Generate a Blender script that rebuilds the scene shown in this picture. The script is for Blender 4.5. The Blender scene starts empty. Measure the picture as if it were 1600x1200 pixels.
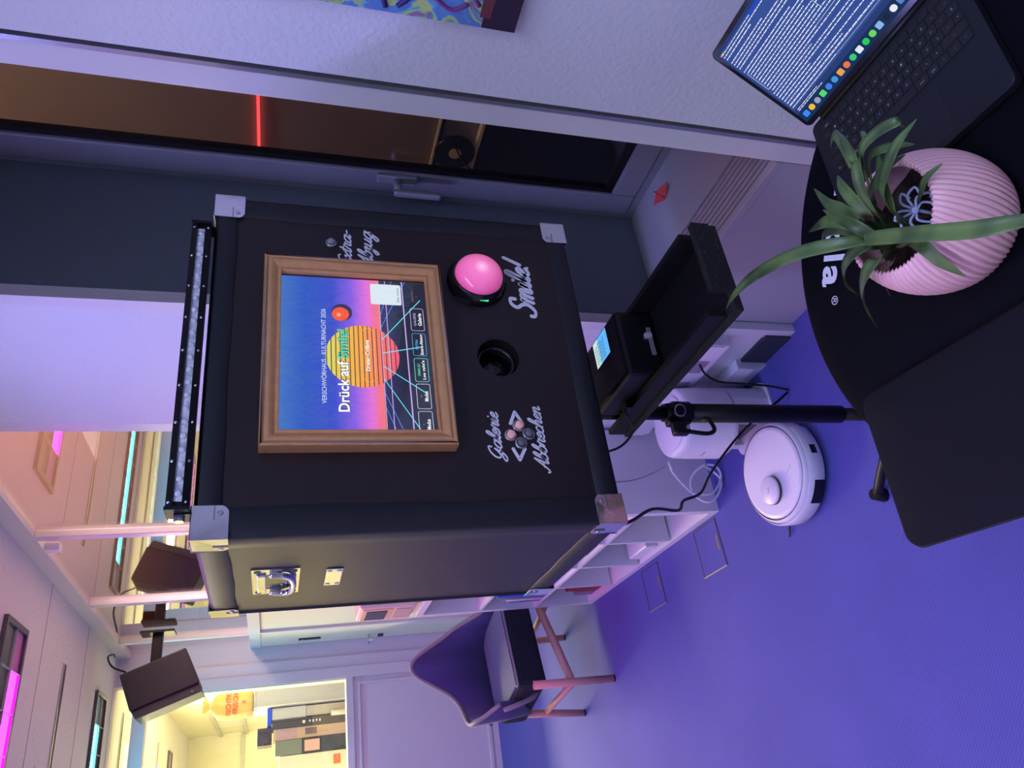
import bpy, bmesh, math, random
from mathutils import Vector, Matrix
random.seed(7)
SC = bpy.context.scene
COL = SC.collection
PI = math.pi

# ------------------------------------------------------------------ camera
# phone held in portrait, picture stored turned by a quarter: the camera is rolled 90 degrees
CR = Vector((0.86447314, -0.50235538, 0.01803489))     # world direction of "right" in the upright view
CD = Vector((-0.13471554, -0.26609062, -0.95448809))   # "down"
CF = Vector((0.48429114, 0.82269974, -0.29770327))     # viewing direction
cam_data = bpy.data.cameras.new('camera')
cam = bpy.data.objects.new('camera', cam_data)
COL.objects.link(cam)
m = Matrix((( CD.x, CR.x, -CF.x), (CD.y, CR.y, -CF.y), (CD.z, CR.z, -CF.z)))
cam.matrix_world = Matrix.Translation((0, 0, 1.65)) @ m.to_4x4()
cam_data.sensor_fit = 'HORIZONTAL'
cam_data.sensor_width = 36.0
cam_data.lens = 36.0 * 1159.0 / 1600.0
cam_data.clip_start = 0.02
SC.camera = cam

# ------------------------------------------------------------------ world, exposure, lamps
w = bpy.data.worlds.new('night'); SC.world = w; w.use_nodes = True
w.node_tree.nodes['Background'].inputs[0].default_value = (0.004, 0.005, 0.012, 1)
w.node_tree.nodes['Background'].inputs[1].default_value = 1.0
SC.view_settings.view_transform = 'Standard'
SC.view_settings.look = 'None'
SC.view_settings.gamma = 1.0
SC.view_settings.use_curve_mapping = False
SC.view_settings.exposure = 0.0
SC.cycles.max_bounces = 8
SC.cycles.sample_clamp_indirect = 4.0

def area(name, loc, sx, sy, power, col, rot=(0, 0, 0)):
    d = bpy.data.lights.new(name, 'AREA'); d.shape = 'RECTANGLE'; d.size = sx; d.size_y = sy
    d.energy = power; d.color = col
    o = bpy.data.objects.new(name, d); COL.objects.link(o); o.location = loc; o.rotation_euler = rot
    return o
L_BLUE = 50.0      # emission strengths of the coloured ceiling luminaires
L_MAG = 32.0
L_CYAN = 36.0
area('kitchen_lamp', (0.2, 7.7, 2.66), 2.2, 0.5, 520, (1.0, 0.88, 0.45))
area('hall_lamp', (2.3, 3.6, 2.66), 0.6, 1.6, 230, (1.0, 0.70, 0.56))
area('yard_lamp', (1.95, 1.6, 3.4), 0.3, 0.8, 11.0, (1.0, 0.72, 0.52))

# ------------------------------------------------------------------ materials
def lin(c):
    return tuple(((x / 12.92) if x <= 0.04045 else ((x + 0.055) / 1.055) ** 2.4) for x in c)
def rgb(r, g, b): return lin((r / 255.0, g / 255.0, b / 255.0))
MATS = {}
def mat(name, col, rough=0.5, metal=0.0, emit=None, strength=1.0, noise=None, bump=None, spec=None, sheen=0, coat=0, vary=0.0, trans=0):
    """noise/bump: (scale, strength)"""
    if name in MATS: return MATS[name]
    m = bpy.data.materials.new(name); m.use_nodes = True
    nt = m.node_tree; b = nt.nodes['Principled BSDF']
    b.inputs['Base Color'].default_value = (*col, 1)
    b.inputs['Roughness'].default_value = rough
    b.inputs['Metallic'].default_value = metal
    if spec is not None: b.inputs['Specular IOR Level'].default_value = spec
    if sheen: b.inputs['Sheen Weight'].default_value = sheen
    if coat: b.inputs['Coat Weight'].default_value = coat
    if trans: b.inputs['Transmission Weight'].default_value = trans
    if emit is not None:
        b.inputs['Emission Color'].default_value = (*emit, 1); b.inputs['Emission Strength'].default_value = strength
    tc = None
    if noise or bump:
        tc = nt.nodes.new('ShaderNodeTexCoord')
    if noise:
        n = nt.nodes.new('ShaderNodeTexNoise'); n.inputs['Scale'].default_value = noise[0]; n.inputs['Detail'].default_value = 6
        nt.links.new(tc.outputs['Object'], n.inputs['Vector'])
        mx = nt.nodes.new('ShaderNodeMix'); mx.data_type = 'RGBA'
        a = noise[1]
        mx.inputs['A'].default_value = (*[min(1, c * (1 - a)) for c in col], 1)
        mx.inputs['B'].default_value = (*[min(1, c * (1 + a)) for c in col], 1)
        nt.links.new(n.outputs['Fac'], mx.inputs['Factor'])
        nt.links.new(mx.outputs['Result'], b.inputs['Base Color'])
    if bump:
        n2 = nt.nodes.new('ShaderNodeTexNoise'); n2.inputs['Scale'].default_value = bump[0]; n2.inputs['Detail'].default_value = 4
        nt.links.new(tc.outputs['Object'], n2.inputs['Vector'])
        bp = nt.nodes.new('ShaderNodeBump'); bp.inputs['Strength'].default_value = bump[1]; bp.inputs['Distance'].default_value = 0.01
        nt.links.new(n2.outputs['Fac'], bp.inputs['Height']); nt.links.new(bp.outputs['Normal'], b.inputs['Normal'])
    MATS[name] = m
    return m
def emis(name, col, strength=1.0):
    if name in MATS: return MATS[name]
    m = bpy.data.materials.new(name); m.use_nodes = True; nt = m.node_tree
    for n in list(nt.nodes): nt.nodes.remove(n)
    e = nt.nodes.new('ShaderNodeEmission'); e.inputs[0].default_value = (*col, 1); e.inputs[1].default_value = strength
    o = nt.nodes.new('ShaderNodeOutputMaterial'); nt.links.new(e.outputs[0], o.inputs[0])
    MATS[name] = m; return m
def emis_ramp(name, axis, lo, hi, stops, strength=1.0):
    """screen picture: colour ramp along one object axis"""
    m = bpy.data.materials.new(name); m.use_nodes = True; nt = m.node_tree
    for n in list(nt.nodes): nt.nodes.remove(n)
    g = nt.nodes.new('ShaderNodeNewGeometry'); s = nt.nodes.new('ShaderNodeSeparateXYZ'); nt.links.new(g.outputs['Position'], s.inputs[0])
    mr = nt.nodes.new('ShaderNodeMapRange'); mr.inputs['From Min'].default_value = lo; mr.inputs['From Max'].default_value = hi
    nt.links.new(s.outputs[axis], mr.inputs['Value'])
    r = nt.nodes.new('ShaderNodeValToRGB'); nt.links.new(mr.outputs[0], r.inputs[0])
    el = r.color_ramp.elements
    while len(el) > 1: el.remove(el[-1])
    el[0].position = stops[0][0]; el[0].color = (*stops[0][1], 1)
    for p, c in stops[1:]:
        e = el.new(p); e.color = (*c, 1)
    e = nt.nodes.new('ShaderNodeEmission'); nt.links.new(r.outputs[0], e.inputs[0]); e.inputs[1].default_value = strength
    o = nt.nodes.new('ShaderNodeOutputMaterial'); nt.links.new(e.outputs[0], o.inputs[0])
    MATS[name] = m; return m
def glass_mat(name, boost, tint=(1, 1, 1), rough=0.0):
    m = bpy.data.materials.new(name); m.use_nodes = True; nt = m.node_tree
    for n in list(nt.nodes): nt.nodes.remove(n)
    f = nt.nodes.new('ShaderNodeFresnel')
    ge = nt.nodes.new('ShaderNodeNewGeometry'); mr = nt.nodes.new('ShaderNodeMapRange'); mr.inputs['To Min'].default_value = 1.5; mr.inputs['To Max'].default_value = 1 / 1.5
    nt.links.new(ge.outputs['Backfacing'], mr.inputs['Value']); nt.links.new(mr.outputs[0], f.inputs['IOR'])   # same reflectance from both sides of the sheet
    mu = nt.nodes.new('ShaderNodeMath'); mu.operation = 'MULTIPLY'; mu.use_clamp = True; mu.inputs[1].default_value = boost
    nt.links.new(f.outputs[0], mu.inputs[0])
    t = nt.nodes.new('ShaderNodeBsdfTransparent'); t.inputs[0].default_value = (*tint, 1)
    g = nt.nodes.new('ShaderNodeBsdfGlossy'); g.inputs['Roughness'].default_value = rough; g.inputs['Color'].default_value = (0.95, 0.95, 0.95, 1)
    mx = nt.nodes.new('ShaderNodeMixShader'); nt.links.new(mu.outputs[0], mx.inputs[0]); nt.links.new(t.outputs[0], mx.inputs[1]); nt.links.new(g.outputs[0], mx.inputs[2])
    o = nt.nodes.new('ShaderNodeOutputMaterial'); nt.links.new(mx.outputs[0], o.inputs[0])
    MATS[name] = m; return m

WALL = mat('wall_paint', (0.70, 0.70, 0.72), 0.75, bump=(90, 0.25))
FRAME = mat('frame_paint', (0.66, 0.65, 0.66), 0.4)
FRAMEG = mat('window_frame_paint', (0.20, 0.20, 0.23), 0.42)
CREAM = mat('cream_paint', (0.72, 0.68, 0.55), 0.5)
BLACK = mat('black_plastic', (0.004, 0.004, 0.005), 0.45, spec=0.3)
BLACKG = mat('black_gloss', (0.006, 0.006, 0.008), 0.12)
VINYL = mat('black_vinyl', (0.014, 0.006, 0.006), 0.42, bump=(300, 0.06), noise=(9, 0.25))
VINYLE = mat('black_vinyl_edge', (0.006, 0.007, 0.011), 0.5, bump=(200, 0.06))
CHROME = mat('chrome', (0.74, 0.74, 0.76), 0.12, 1.0, bump=(9, 0.22))
STEEL = mat('steel', (0.6, 0.6, 0.62), 0.3, 1.0)
WHITEP = mat('white_plastic', (0.78, 0.77, 0.80), 0.35)
WHITEL = mat('white_laminate', (0.70, 0.69, 0.72), 0.4)
DARKG = mat('dark_grey', (0.05, 0.05, 0.055), 0.5)
DECAL = mat('lavender_decal', (0.86, 0.84, 0.90), 0.5)
CLOTH = mat('black_cloth', (0.0018, 0.0018, 0.005), 0.8, bump=(500, 0.1), spec=0.12)
SLEEVE = mat('neoprene', (0.006, 0.006, 0.010), 0.9, bump=(600, 0.15), spec=0.2)

# carpet: fine weave on a blue-grey ground
def carpet():
    m = bpy.data.materials.new('carpet'); m.use_nodes = True; nt = m.node_tree; b = nt.nodes['Principled BSDF']
    tc = nt.nodes.new('ShaderNodeTexCoord')
    n = nt.nodes.new('ShaderNodeTexNoise'); n.inputs['Scale'].default_value = 2.2; n.inputs['Detail'].default_value = 8
    n3 = nt.nodes.new('ShaderNodeTexNoise'); n3.inputs['Scale'].default_value = 260; n3.inputs['Detail'].default_value = 2
    wv = nt.nodes.new('ShaderNodeTexWave'); wv.inputs['Scale'].default_value = 60; wv.inputs['Distortion'].default_value = 1.5; wv.bands_direction = 'DIAGONAL'
    for x in (n, n3, wv): nt.links.new(tc.outputs['Object'], x.inputs['Vector'])
    mx = nt.nodes.new('ShaderNodeMix'); mx.data_type = 'RGBA'
    mx.inputs['A'].default_value = (0.068, 0.070, 0.29, 1); mx.inputs['B'].default_value = (0.104, 0.106, 0.42, 1)
    nt.links.new(n.outputs['Fac'], mx.inputs['Factor']); nt.links.new(mx.outputs['Result'], b.inputs['Base Color'])
    ad = nt.nodes.new('ShaderNodeMath'); ad.operation = 'ADD'; nt.links.new(n3.outputs['Fac'], ad.inputs[0]); nt.links.new(wv.outputs['Fac'], ad.inputs[1])
    bp = nt.nodes.new('ShaderNodeBump'); bp.inputs['Strength'].default_value = 0.35; bp.inputs['Distance'].default_value = 0.004
    nt.links.new(ad.outputs[0], bp.inputs['Height']); nt.links.new(bp.outputs['Normal'], b.inputs['Normal'])
    b.inputs['Roughness'].default_value = 0.85
    return m
CARPET = carpet()
# acoustic ceiling board: worm-hole speckles
def ceilmat():
    m = bpy.data.materials.new('ceiling_board'); m.use_nodes = True; nt = m.node_tree; b = nt.nodes['Principled BSDF']
    tc = nt.nodes.new('ShaderNodeTexCoord')
    n = nt.nodes.new('ShaderNodeTexVoronoi'); n.inputs['Scale'].default_value = 42
    n.feature = 'F1'
    n2 = nt.nodes.new('ShaderNodeTexNoise'); n2.inputs['Scale'].default_value = 5; n2.inputs['Detail'].default_value = 3
    for x in (n, n2): nt.links.new(tc.outputs['Object'], x.inputs['Vector'])
    r = nt.nodes.new('ShaderNodeValToRGB'); r.color_ramp.elements[0].position = 0.10; r.color_ramp.elements[0].color = (0.10, 0.10, 0.10, 1)
    r.color_ramp.elements[1].position = 0.16; r.color_ramp.elements[1].color = (0.66, 0.655, 0.66, 1)
    nt.links.new(n.outputs['Distance'], r.inputs[0])
    r2 = nt.nodes.new('ShaderNodeValToRGB'); r2.color_ramp.elements[0].position = 0.46; r2.color_ramp.elements[1].position = 0.56
    nt.links.new(n2.outputs['Fac'], r2.inputs[0])
    mx = nt.nodes.new('ShaderNodeMix'); mx.data_type = 'RGBA'; mx.inputs['A'].default_value = (0.66, 0.655, 0.66, 1)
    nt.links.new(r2.outputs[0], mx.inputs['Factor']); nt.links.new(r.outputs[0], mx.inputs['B'])
    nt.links.new(mx.outputs['Result'], b.inputs['Base Color']); b.inputs['Roughness'].default_value = 0.9
    return m
CEILM = ceilmat()
GLASSP = glass_mat('partition_glass', 2.6)
GLASSW = glass_mat('window_glass', 1.6)
GLASSS = glass_mat('lens_glass', 2.0)

# ------------------------------------------------------------------ geometry helpers
def catmull(pts, n=6, closed=False):
    pts = [Vector(p) for p in pts]
    if len(pts) < 3: 
        return [pts[0].lerp(pts[-1], i / n) for i in range(n + 1)]
    out = []
    N = len(pts)
    rng = N if closed else N - 1
    for i in range(rng):
        if closed:
            p0, p1, p2, p3 = pts[i - 1], pts[i], pts[(i + 1) % N], pts[(i + 2) % N]
        else:
            p1, p2 = pts[i], pts[i + 1]
            p0 = pts[i - 1] if i else p1 * 2 - p2
            p3 = pts[i + 2] if i + 2 < N else p2 * 2 - p1
        for k in range(n):
            t = k / n
            out.append(0.5 * ((2 * p1) + (-p0 + p2) * t + (2 * p0 - 5 * p1 + 4 * p2 - p3) * t * t + (-p0 + 3 * p1 - 3 * p2 + p3) * t ** 3))
    if not closed: out.append(pts[-1].copy())
    return out

class MB:
    """collects geometry in world (or local) coordinates, then becomes one mesh object"""
    def __init__(s): s.v = []; s.f = []; s.smooth = []
    def add(s, vs, fs, smooth=False):
        o = len(s.v); s.v += [tuple(v) for v in vs]
        for f in fs: s.f.append(tuple(i + o for i in f)); s.smooth.append(smooth)
        return s
    def box(s, x0, x1, y0, y1, z0, z1, b=0.0):
        if b <= 0:
            vs = [(x, y, z) for z in (z0, z1) for y in (y0, y1) for x in (x0, x1)]
            return s.add(vs, [(0, 2, 3, 1), (4, 5, 7, 6), (0, 1, 5, 4), (2, 6, 7, 3), (0, 4, 6, 2), (1, 3, 7, 5)])
        bm = bmesh.new(); bmesh.ops.create_cube(bm, size=1)
        for v in bm.verts: v.co = Vector(((x0 + x1) / 2 + v.co.x * (x1 - x0), (y0 + y1) / 2 + v.co.y * (y1 - y0), (z0 + z1) / 2 + v.co.z * (z1 - z0)))
        bmesh.ops.bevel(bm, geom=bm.edges[:], offset=b, segments=2, affect='EDGES', profile=0.5)
        return s.bm(bm)
    def bm(s, bm, smooth=False):
        bm.verts.index_update()
        s.add([v.co.copy() for v in bm.verts], [[v.index for v in f.verts] for f in bm.faces], smooth); bm.free(); return s
    def quad(s, a, b, c, d): return s.add([a, b, c, d], [(0, 1, 2, 3)])
    def frame(s, ctr, ax):
        a = Vector(ax).normalized(); u = a.orthogonal().normalized(); return Vector(ctr), a, u, a.cross(u)
    def cyl(s, p0, p1, r0, r1=None, n=20, cap=True, smooth=True):
        r1 = r0 if r1 is None else r1
        p0 = Vector(p0); p1 = Vector(p1); _, a, u, w = s.frame(p0, p1 - p0)
        vs = []
        for p, r in ((p0, r0), (p1, r1)):
            for i in range(n):
                t = 2 * PI * i / n; vs.append(p + (u * math.cos(t) + w * math.sin(t)) * r)
        s.add(vs, [(i, (i + 1) % n, n + (i + 1) % n, n + i) for i in range(n)], smooth)
        if cap: s.add(vs, [tuple(range(n - 1, -1, -1)), tuple(range(n, 2 * n))])
        return s
    def tube(s, pts, r, n=8, sub=5, smooth=True, radii=None):
        P = catmull(pts, sub) if sub else [Vector(p) for p in pts]
        vs = []; u = None
        for i, p in enumerate(P):
            t = (P[min(i + 1, len(P) - 1)] - P[max(i - 1, 0)])
            if t.length < 1e-9: t = Vector((0, 0, 1))
            t.normalize()
            if u is None: u = t.orthogonal().normalized()
            u = (u - t * u.dot(t)); 
            if u.length < 1e-6: u = t.orthogonal()
            u.normalize(); w_ = t.cross(u)
            rr = r if radii is None else radii(i / (len(P) - 1))
            for k in range(n):
                a = 2 * PI * k / n; vs.append(p + (u * math.cos(a) + w_ * math.sin(a)) * rr)
        m = len(P)
        fs = [(i * n + k, i * n + (k + 1) % n, (i + 1) * n + (k + 1) % n, (i + 1) * n + k) for i in range(m - 1) for k in range(n)]
        s.add(vs, fs, smooth); s.add(vs[:n], [tuple(range(n - 1, -1, -1))]); s.add(vs[-n:], [tuple(range(n))])
        return s
    def lathe(s, prof, ctr, ax=(0, 0, 1), n=32, smooth=True):
        c, a, u, w_ = s.frame(ctr, ax); vs = []
        for r, h in prof:
            for i in range(n):
                t = 2 * PI * i / n; vs.append(c + a * h + (u * math.cos(t) + w_ * math.sin(t)) * r)
        m = len(prof)
        s.add(vs, [(j * n + i, j * n + (i + 1) % n, (j + 1) * n + (i + 1) % n, (j + 1) * n + i) for j in range(m - 1) for i in range(n)], smooth)
        return s
    def poly(s, pts2, f, t0, t1):
        """extruded outline: f(a,b,t) -> point"""
        n = len(pts2); vs = [f(a, b, t0) for a, b in pts2] + [f(a, b, t1) for a, b in pts2]
        s.add(vs, [tuple(range(n - 1, -1, -1)), tuple(range(n, 2 * n))] + [(i, (i + 1) % n, n + (i + 1) % n, n + i) for i in range(n)])
        return s
    def build(s, name, m, parent=None, local=False, bevel=0, fix=True):
        me = bpy.data.meshes.new(name)
        off = Vector((0, 0, 0))
        if parent is not None and not local:
            off = parent_world(parent)
        me.from_pydata([tuple(Vector(v) - off) for v in s.v], [], s.f)
        me.polygons.foreach_set('use_smooth', s.smooth)
        if fix:
            bm = bmesh.new(); bm.from_mesh(me); bmesh.ops.remove_doubles(bm, verts=bm.verts[:], dist=1e-6)
            bmesh.ops.recalc_face_normals(bm, faces=bm.faces[:]); bm.to_mesh(me); bm.free()
        me.materials.append(m)
        o = bpy.data.objects.new(name, me); COL.objects.link(o)
        if parent is not None: o.parent = parent
        if bevel:
            md = o.modifiers.new('bevel', 'BEVEL'); md.width = bevel; md.segments = 2; md.limit_method = 'ANGLE'
        return o
def parent_world(p):
    l = Vector((0, 0, 0))
    while p is not None: l = l + p.location; p = p.parent
    return l
def tag(o, label=None, cat=None, group=None, kind=None):
    if label: o['label'] = label
    if cat: o['category'] = cat
    if group: o['group'] = group
    if kind: o['kind'] = kind
    return o
def thing(name, loc, label, cat, group=None, kind=None, rot=0.0):
    o = bpy.data.objects.new(name, None); COL.objects.link(o); o.location = loc; o.rotation_euler = (0, 0, rot)
    o.empty_display_size = 0.05
    return tag(o, label, cat, group, kind)
def copy_tree(o, parent=None):
    c = o.copy(); COL.objects.link(c); c.parent = parent
    for ch in list(o.children): copy_tree(ch, c)
    return c
def bx(name, m, parent, *a, b=0.0, local=False):
    return MB().box(*a, b=b).build(name, m, parent, local)
def rrect(x0, x1, y0, y1, r, n=5):
    out = []
    for cx, cy, a0 in ((x1 - r, y1 - r, 0), (x0 + r, y1 - r, 90), (x0 + r, y0 + r, 180), (x1 - r, y0 + r, 270)):
        for i in range(n + 1):
            a = math.radians(a0 + 90 * i / n); out.append((cx + r * math.cos(a), cy + r * math.sin(a)))
    return out

# lettering ---------------------------------------------------------------
def font_mesh(body, bold=0.0):
    """2-D triangles of a piece of text, as (verts, faces)"""
    cu = bpy.data.curves.new('lettering', 'FONT'); cu.body = body; cu.size = 1.0; cu.offset = bold; cu.resolution_u = 3
    ob = bpy.data.objects.new('lettering', cu); COL.objects.link(ob)
    me = bpy.data.meshes.new_from_object(ob.evaluated_get(bpy.context.evaluated_depsgraph_get()))
    vs = [(v.co.x, v.co.y) for v in me.vertices]; fs = [tuple(p.vertices) for p in me.polygons]
    bpy.data.objects.remove(ob); bpy.data.curves.remove(cu); bpy.data.meshes.remove(me)
    return vs, fs
def text_fit(mb, body, f, a0, a1, b0, b1, bold=0.0, spread=0.0):
    """place text so that its outline fills a0..a1 x b0..b1 in the surface map f(a,b)"""
    vs, fs = font_mesh(body, bold)
    xs = [v[0] for v in vs]; ys = [v[1] for v in vs]
    X0, X1, Y0, Y1 = min(xs), max(xs), min(ys), max(ys)
    mb.add([f(a0 + (x - X0) / (X1 - X0) * (a1 - a0), b0 + (y - Y0) / max(1e-6, Y1 - Y0) * (b1 - b0)) for x, y in vs], fs)
    return mb
GLYPH = {
 'a': ([[(0.78, .85), (0.5, 1.0), (0.2, .8), (.1, .4), (.25, .05), (.5, .12), (.75, .5), (.85, 1.0)], [(.85, 1.0), (.76, .3), (.88, .03), (1.12, .25)]], 1.02),
 'l': ([[(0, .2), (.35, 1.0), (.52, 1.75), (.36, 2.0), (.2, 1.6), (.18, .5), (.34, .03), (.6, .22)]], .52),
 'e': ([[(0, .3), (.4, .5), (.6, .8), (.4, 1.0), (.15, .7), (.14, .3), (.4, 0), (.78, .25)]], .72),
 'r': ([[(0, .2), (.25, 1.12), (.36, .93), (.66, .97)], [(.64, .97), (.5, .4), (.62, .03), (.86, .22)]], .78),
 'i': ([[(0, .3), (.22, 1.0), (.18, .3), (.34, .03), (.58, .22)], [(.33, 1.42), (.36, 1.5)]], .5),
 'b': ([[(0, .2), (.4, 1.2), (.52, 1.8), (.36, 2.0), (.2, 1.5), (.18, .3), (.4, .02), (.7, .3), (.72, .8), (.5, 1.0), (.25, .72)], [(.7, .88), (.98, .82)]], .88),
 'c': ([[(.62, .8), (.4, 1.0), (.12, .7), (.12, .25), (.4, 0), (.76, .25)]], .68),
 'h': ([[(0, .2), (.4, 1.2), (.52, 1.8), (.36, 2.0), (.2, 1.5), (.14, 0)], [(.15, .4), (.45, .97), (.66, .8), (.6, .2), (.74, .02), (.98, .22)]], .9),
 'n': ([[(0, .7), (.17, 1.0), (.14, 0)], [(.15, .45), (.45, .98), (.64, .8), (.58, .2), (.72, .02), (.96, .22)]], .88),
 'm': ([[(0, .7), (.17, 1.0), (.14, 0)], [(.15, .45), (.42, .98), (.58, .8), (.54, 0)], [(.55, .45), (.83, .98), (1.0, .8), (.95, .2), (1.08, .02), (1.32, .22)]], 1.25),
 'u': ([[(.1, 1.0), (.1, .3), (.3, .02), (.6, .4), (.7, 1.0)], [(.7, 1.0), (.64, .3), (.76, .03), (.98, .22)]], .9),
 'x': ([[(0, .82), (.2, 1.0), (.34, .5), (.5, .03), (.78, .22)], [(.72, .97), (.35, .5), (0, .03)]], .72),
 't': ([[(.28, 1.7), (.2, .4), (.35, .03), (.62, .22)], [(0, 1.15), (.52, 1.22)]], .54),
 'z': ([[(0, .8), (.25, 1.0), (.42, .8), (.14, .34), (.4, .28), (.4, -.4), (.2, -.9), (0, -.6), (.3, -.1), (.68, .25)]], .64),
 'g': ([[(.78, .85), (.5, 1), (.2, .8), (.1, .4), (.25, .05), (.5, .12), (.75, .5), (.85, 1)], [(.85, 1), (.76, -.3), (.5, -.95), (.22, -.7), (.5, -.2), (1.02, .3)]], .98),
 'S': ([[(1.05, 1.5), (.92, 1.95), (.5, 1.9), (.38, 1.45), (.75, 1.0), (.88, .5), (.55, .02), (.12, .1), (0, .45)]], 1.08),
 'G': ([[(1.1, 1.5), (.95, 1.98), (.45, 1.75), (.12, 1.1), (.2, .5), (.55, .32), (.95, .8), (1.05, 1.1)], [(1.05, 1.1), (.92, 0), (.55, -.55), (.12, -.4), (.4, .0), (1.25, .3)]], 1.28),
 'A': ([[(-.1, .3), (.05, .0), (.3, .2), (.68, 1.2), (.98, 1.98)], [(.98, 1.98), (.95, .6), (1.05, .03), (1.3, .22)], [(.35, .72), (1.0, .8)]], 1.2),
 'E': ([[(1.0, 1.7), (.78, 1.98), (.42, 1.8), (.36, 1.3), (.66, 1.1), (.3, .95), (.05, .5), (.25, .05), (.6, .02), (1.02, .35)]], 1.02),
 '!': ([[(.4, 2.0), (.2, .62)], [(.12, .05), (.14, .12)]], .45),
 '-': ([[(.05, .6), (.55, .64)]], .62),
}
def script_text(mb, body, f, a0, a1, b0, size, width, slant=0.36):
    """brush lettering: every stroke is a ribbon. a0..a1 across, baseline b0, size = x-height"""
    strokes = []; x = 0.0
    for ch in body:
        st, adv = GLYPH[ch]
        for s_ in st: strokes.append([(px + x + py * slant, py) for px, py in s_])
        x += adv
    xs = [p[0] for s_ in strokes for p in s_]; x0, x1 = min(xs), max(xs)
    sx = (a1 - a0) / (x1 - x0)
    for k, s_ in enumerate(strokes):
        P = catmull([((px - x0) * sx + a0, py * size + b0, 0) for px, py in s_], 5)
        L = []; Rr = []
        n = len(P)
        for i, p in enumerate(P):
            t = P[min(i + 1, n - 1)] - P[max(i - 1, 0)]
            if t.length < 1e-9: t = Vector((1, 0, 0))
            t.normalize(); nn = Vector((-t.y, t.x, 0))
            ww = width * (0.85 + 0.35 * abs(t.y)) * 0.5
            L.append(p + nn * ww); Rr.append(p - nn * ww)
        e = 0.00004 * (k % 5)
        t0 = (P[1] - P[0]).normalized(); t1 = (P[-1] - P[-2]).normalized()
        out = [P[0] - t0 * width * .45] + L + [P[-1] + t1 * width * .45] + list(reversed(Rr))
        # ribbon quads plus end caps
        vs = [f(v.x, v.y, e) for v in L] + [f(v.x, v.y, e) for v in Rr]
        fs = [(i, i + 1, n + i + 1, n + i) for i in range(n - 1)]
        vs += [f(out[0].x, out[0].y, e), f(out[n + 1].x, out[n + 1].y, e)]
        fs += [(2 * n, 0, n), (2 * n + 1, 2 * n - 1, n - 1)]
        mb.add(vs, fs)
    return mb

# ================================================================== the room
XW = 1.2375; ZC = 2.715; YF = 6.07
ST = 'structure'
fl = bx('floor', CARPET, None, -2.8, 1.30, -1.9, 6.10, -0.10, 0.0); tag(fl, 'blue-violet woven carpet floor of the room', 'floor', kind=ST)
ce = bx('ceiling', CEILM, None, -2.8, 1.30, -1.9, 11.6, ZC, ZC + 0.1); tag(ce, 'white speckled acoustic board ceiling over both rooms', 'ceiling', kind=ST)
# seams between the ceiling boards are thin grooves
for y in (0.8, 2.7, 4.15, 5.05, 6.0):
    bx('ceiling_seam', mat('seam_grey', (0.30, 0.30, 0.32), 0.9), ce, -2.7, XW, y, y + 0.004, ZC - 0.0015, ZC)
wn = bx('wall_right', WALL, None, XW, 1.74, -1.9, 0.955, 0, ZC); tag(wn, 'white textured wall in front of the window niche, canvas hung on it', 'wall', kind=ST)
wp = bx('wall_right_pier', WALL, None, XW, 1.74, 1.725, 2.405, 0, ZC); tag(wp, 'white wall pier between window niche and glass partition', 'wall', kind=ST)
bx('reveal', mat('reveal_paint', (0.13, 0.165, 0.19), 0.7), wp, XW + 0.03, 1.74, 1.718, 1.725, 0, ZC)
bx('niche_trim', FRAME, wp, XW - 0.004, XW + 0.03, 1.712, 1.752, 0, ZC)
bx('baseboard', mat('plinth_dark', (0.03, 0.03, 0.05), 0.7), wp, XW - 0.012, XW, 1.74, 2.405, 0, 0.10)
wl = bx('wall_right_lintel', WALL, None, XW, 1.74, 0.955, 1.725, 2.56, ZC); tag(wl, 'white lintel above the window niche', 'wall', kind=ST)
tr = thing('trim_1', (1.26, 1.0, 0), 'grey-lilac vertical metal trim at the near edge of the window niche', 'trim', kind=ST)
bx('trim_board', FRAME, tr, 1.262, 1.30, 0.985, 1.048, 0, 2.56, b=0.004)
bx('trim_groove', DARKG, tr, 1.268, 1.32, 0.957, 0.986, 0, 2.56)
bx('trim_lip', mat('trim_metal', (0.35, 0.36, 0.4), 0.3, 0.6), tr, 1.257, 1.268, 0.980, 0.990, 0, 2.56)
bx('wall_left', WALL, None, -2.9, -2.8, -1.9, 11.6, 0, ZC); tag(bpy.data.objects['wall_left'], 'white wall on the left side of the room, out of the picture', 'wall', kind=ST)
bx('wall_rear', WALL, None, -2.8, 1.30, -2.0, -1.9, 0, ZC); tag(bpy.data.objects['wall_rear'], 'white wall behind the camera', 'wall', kind=ST)

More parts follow.
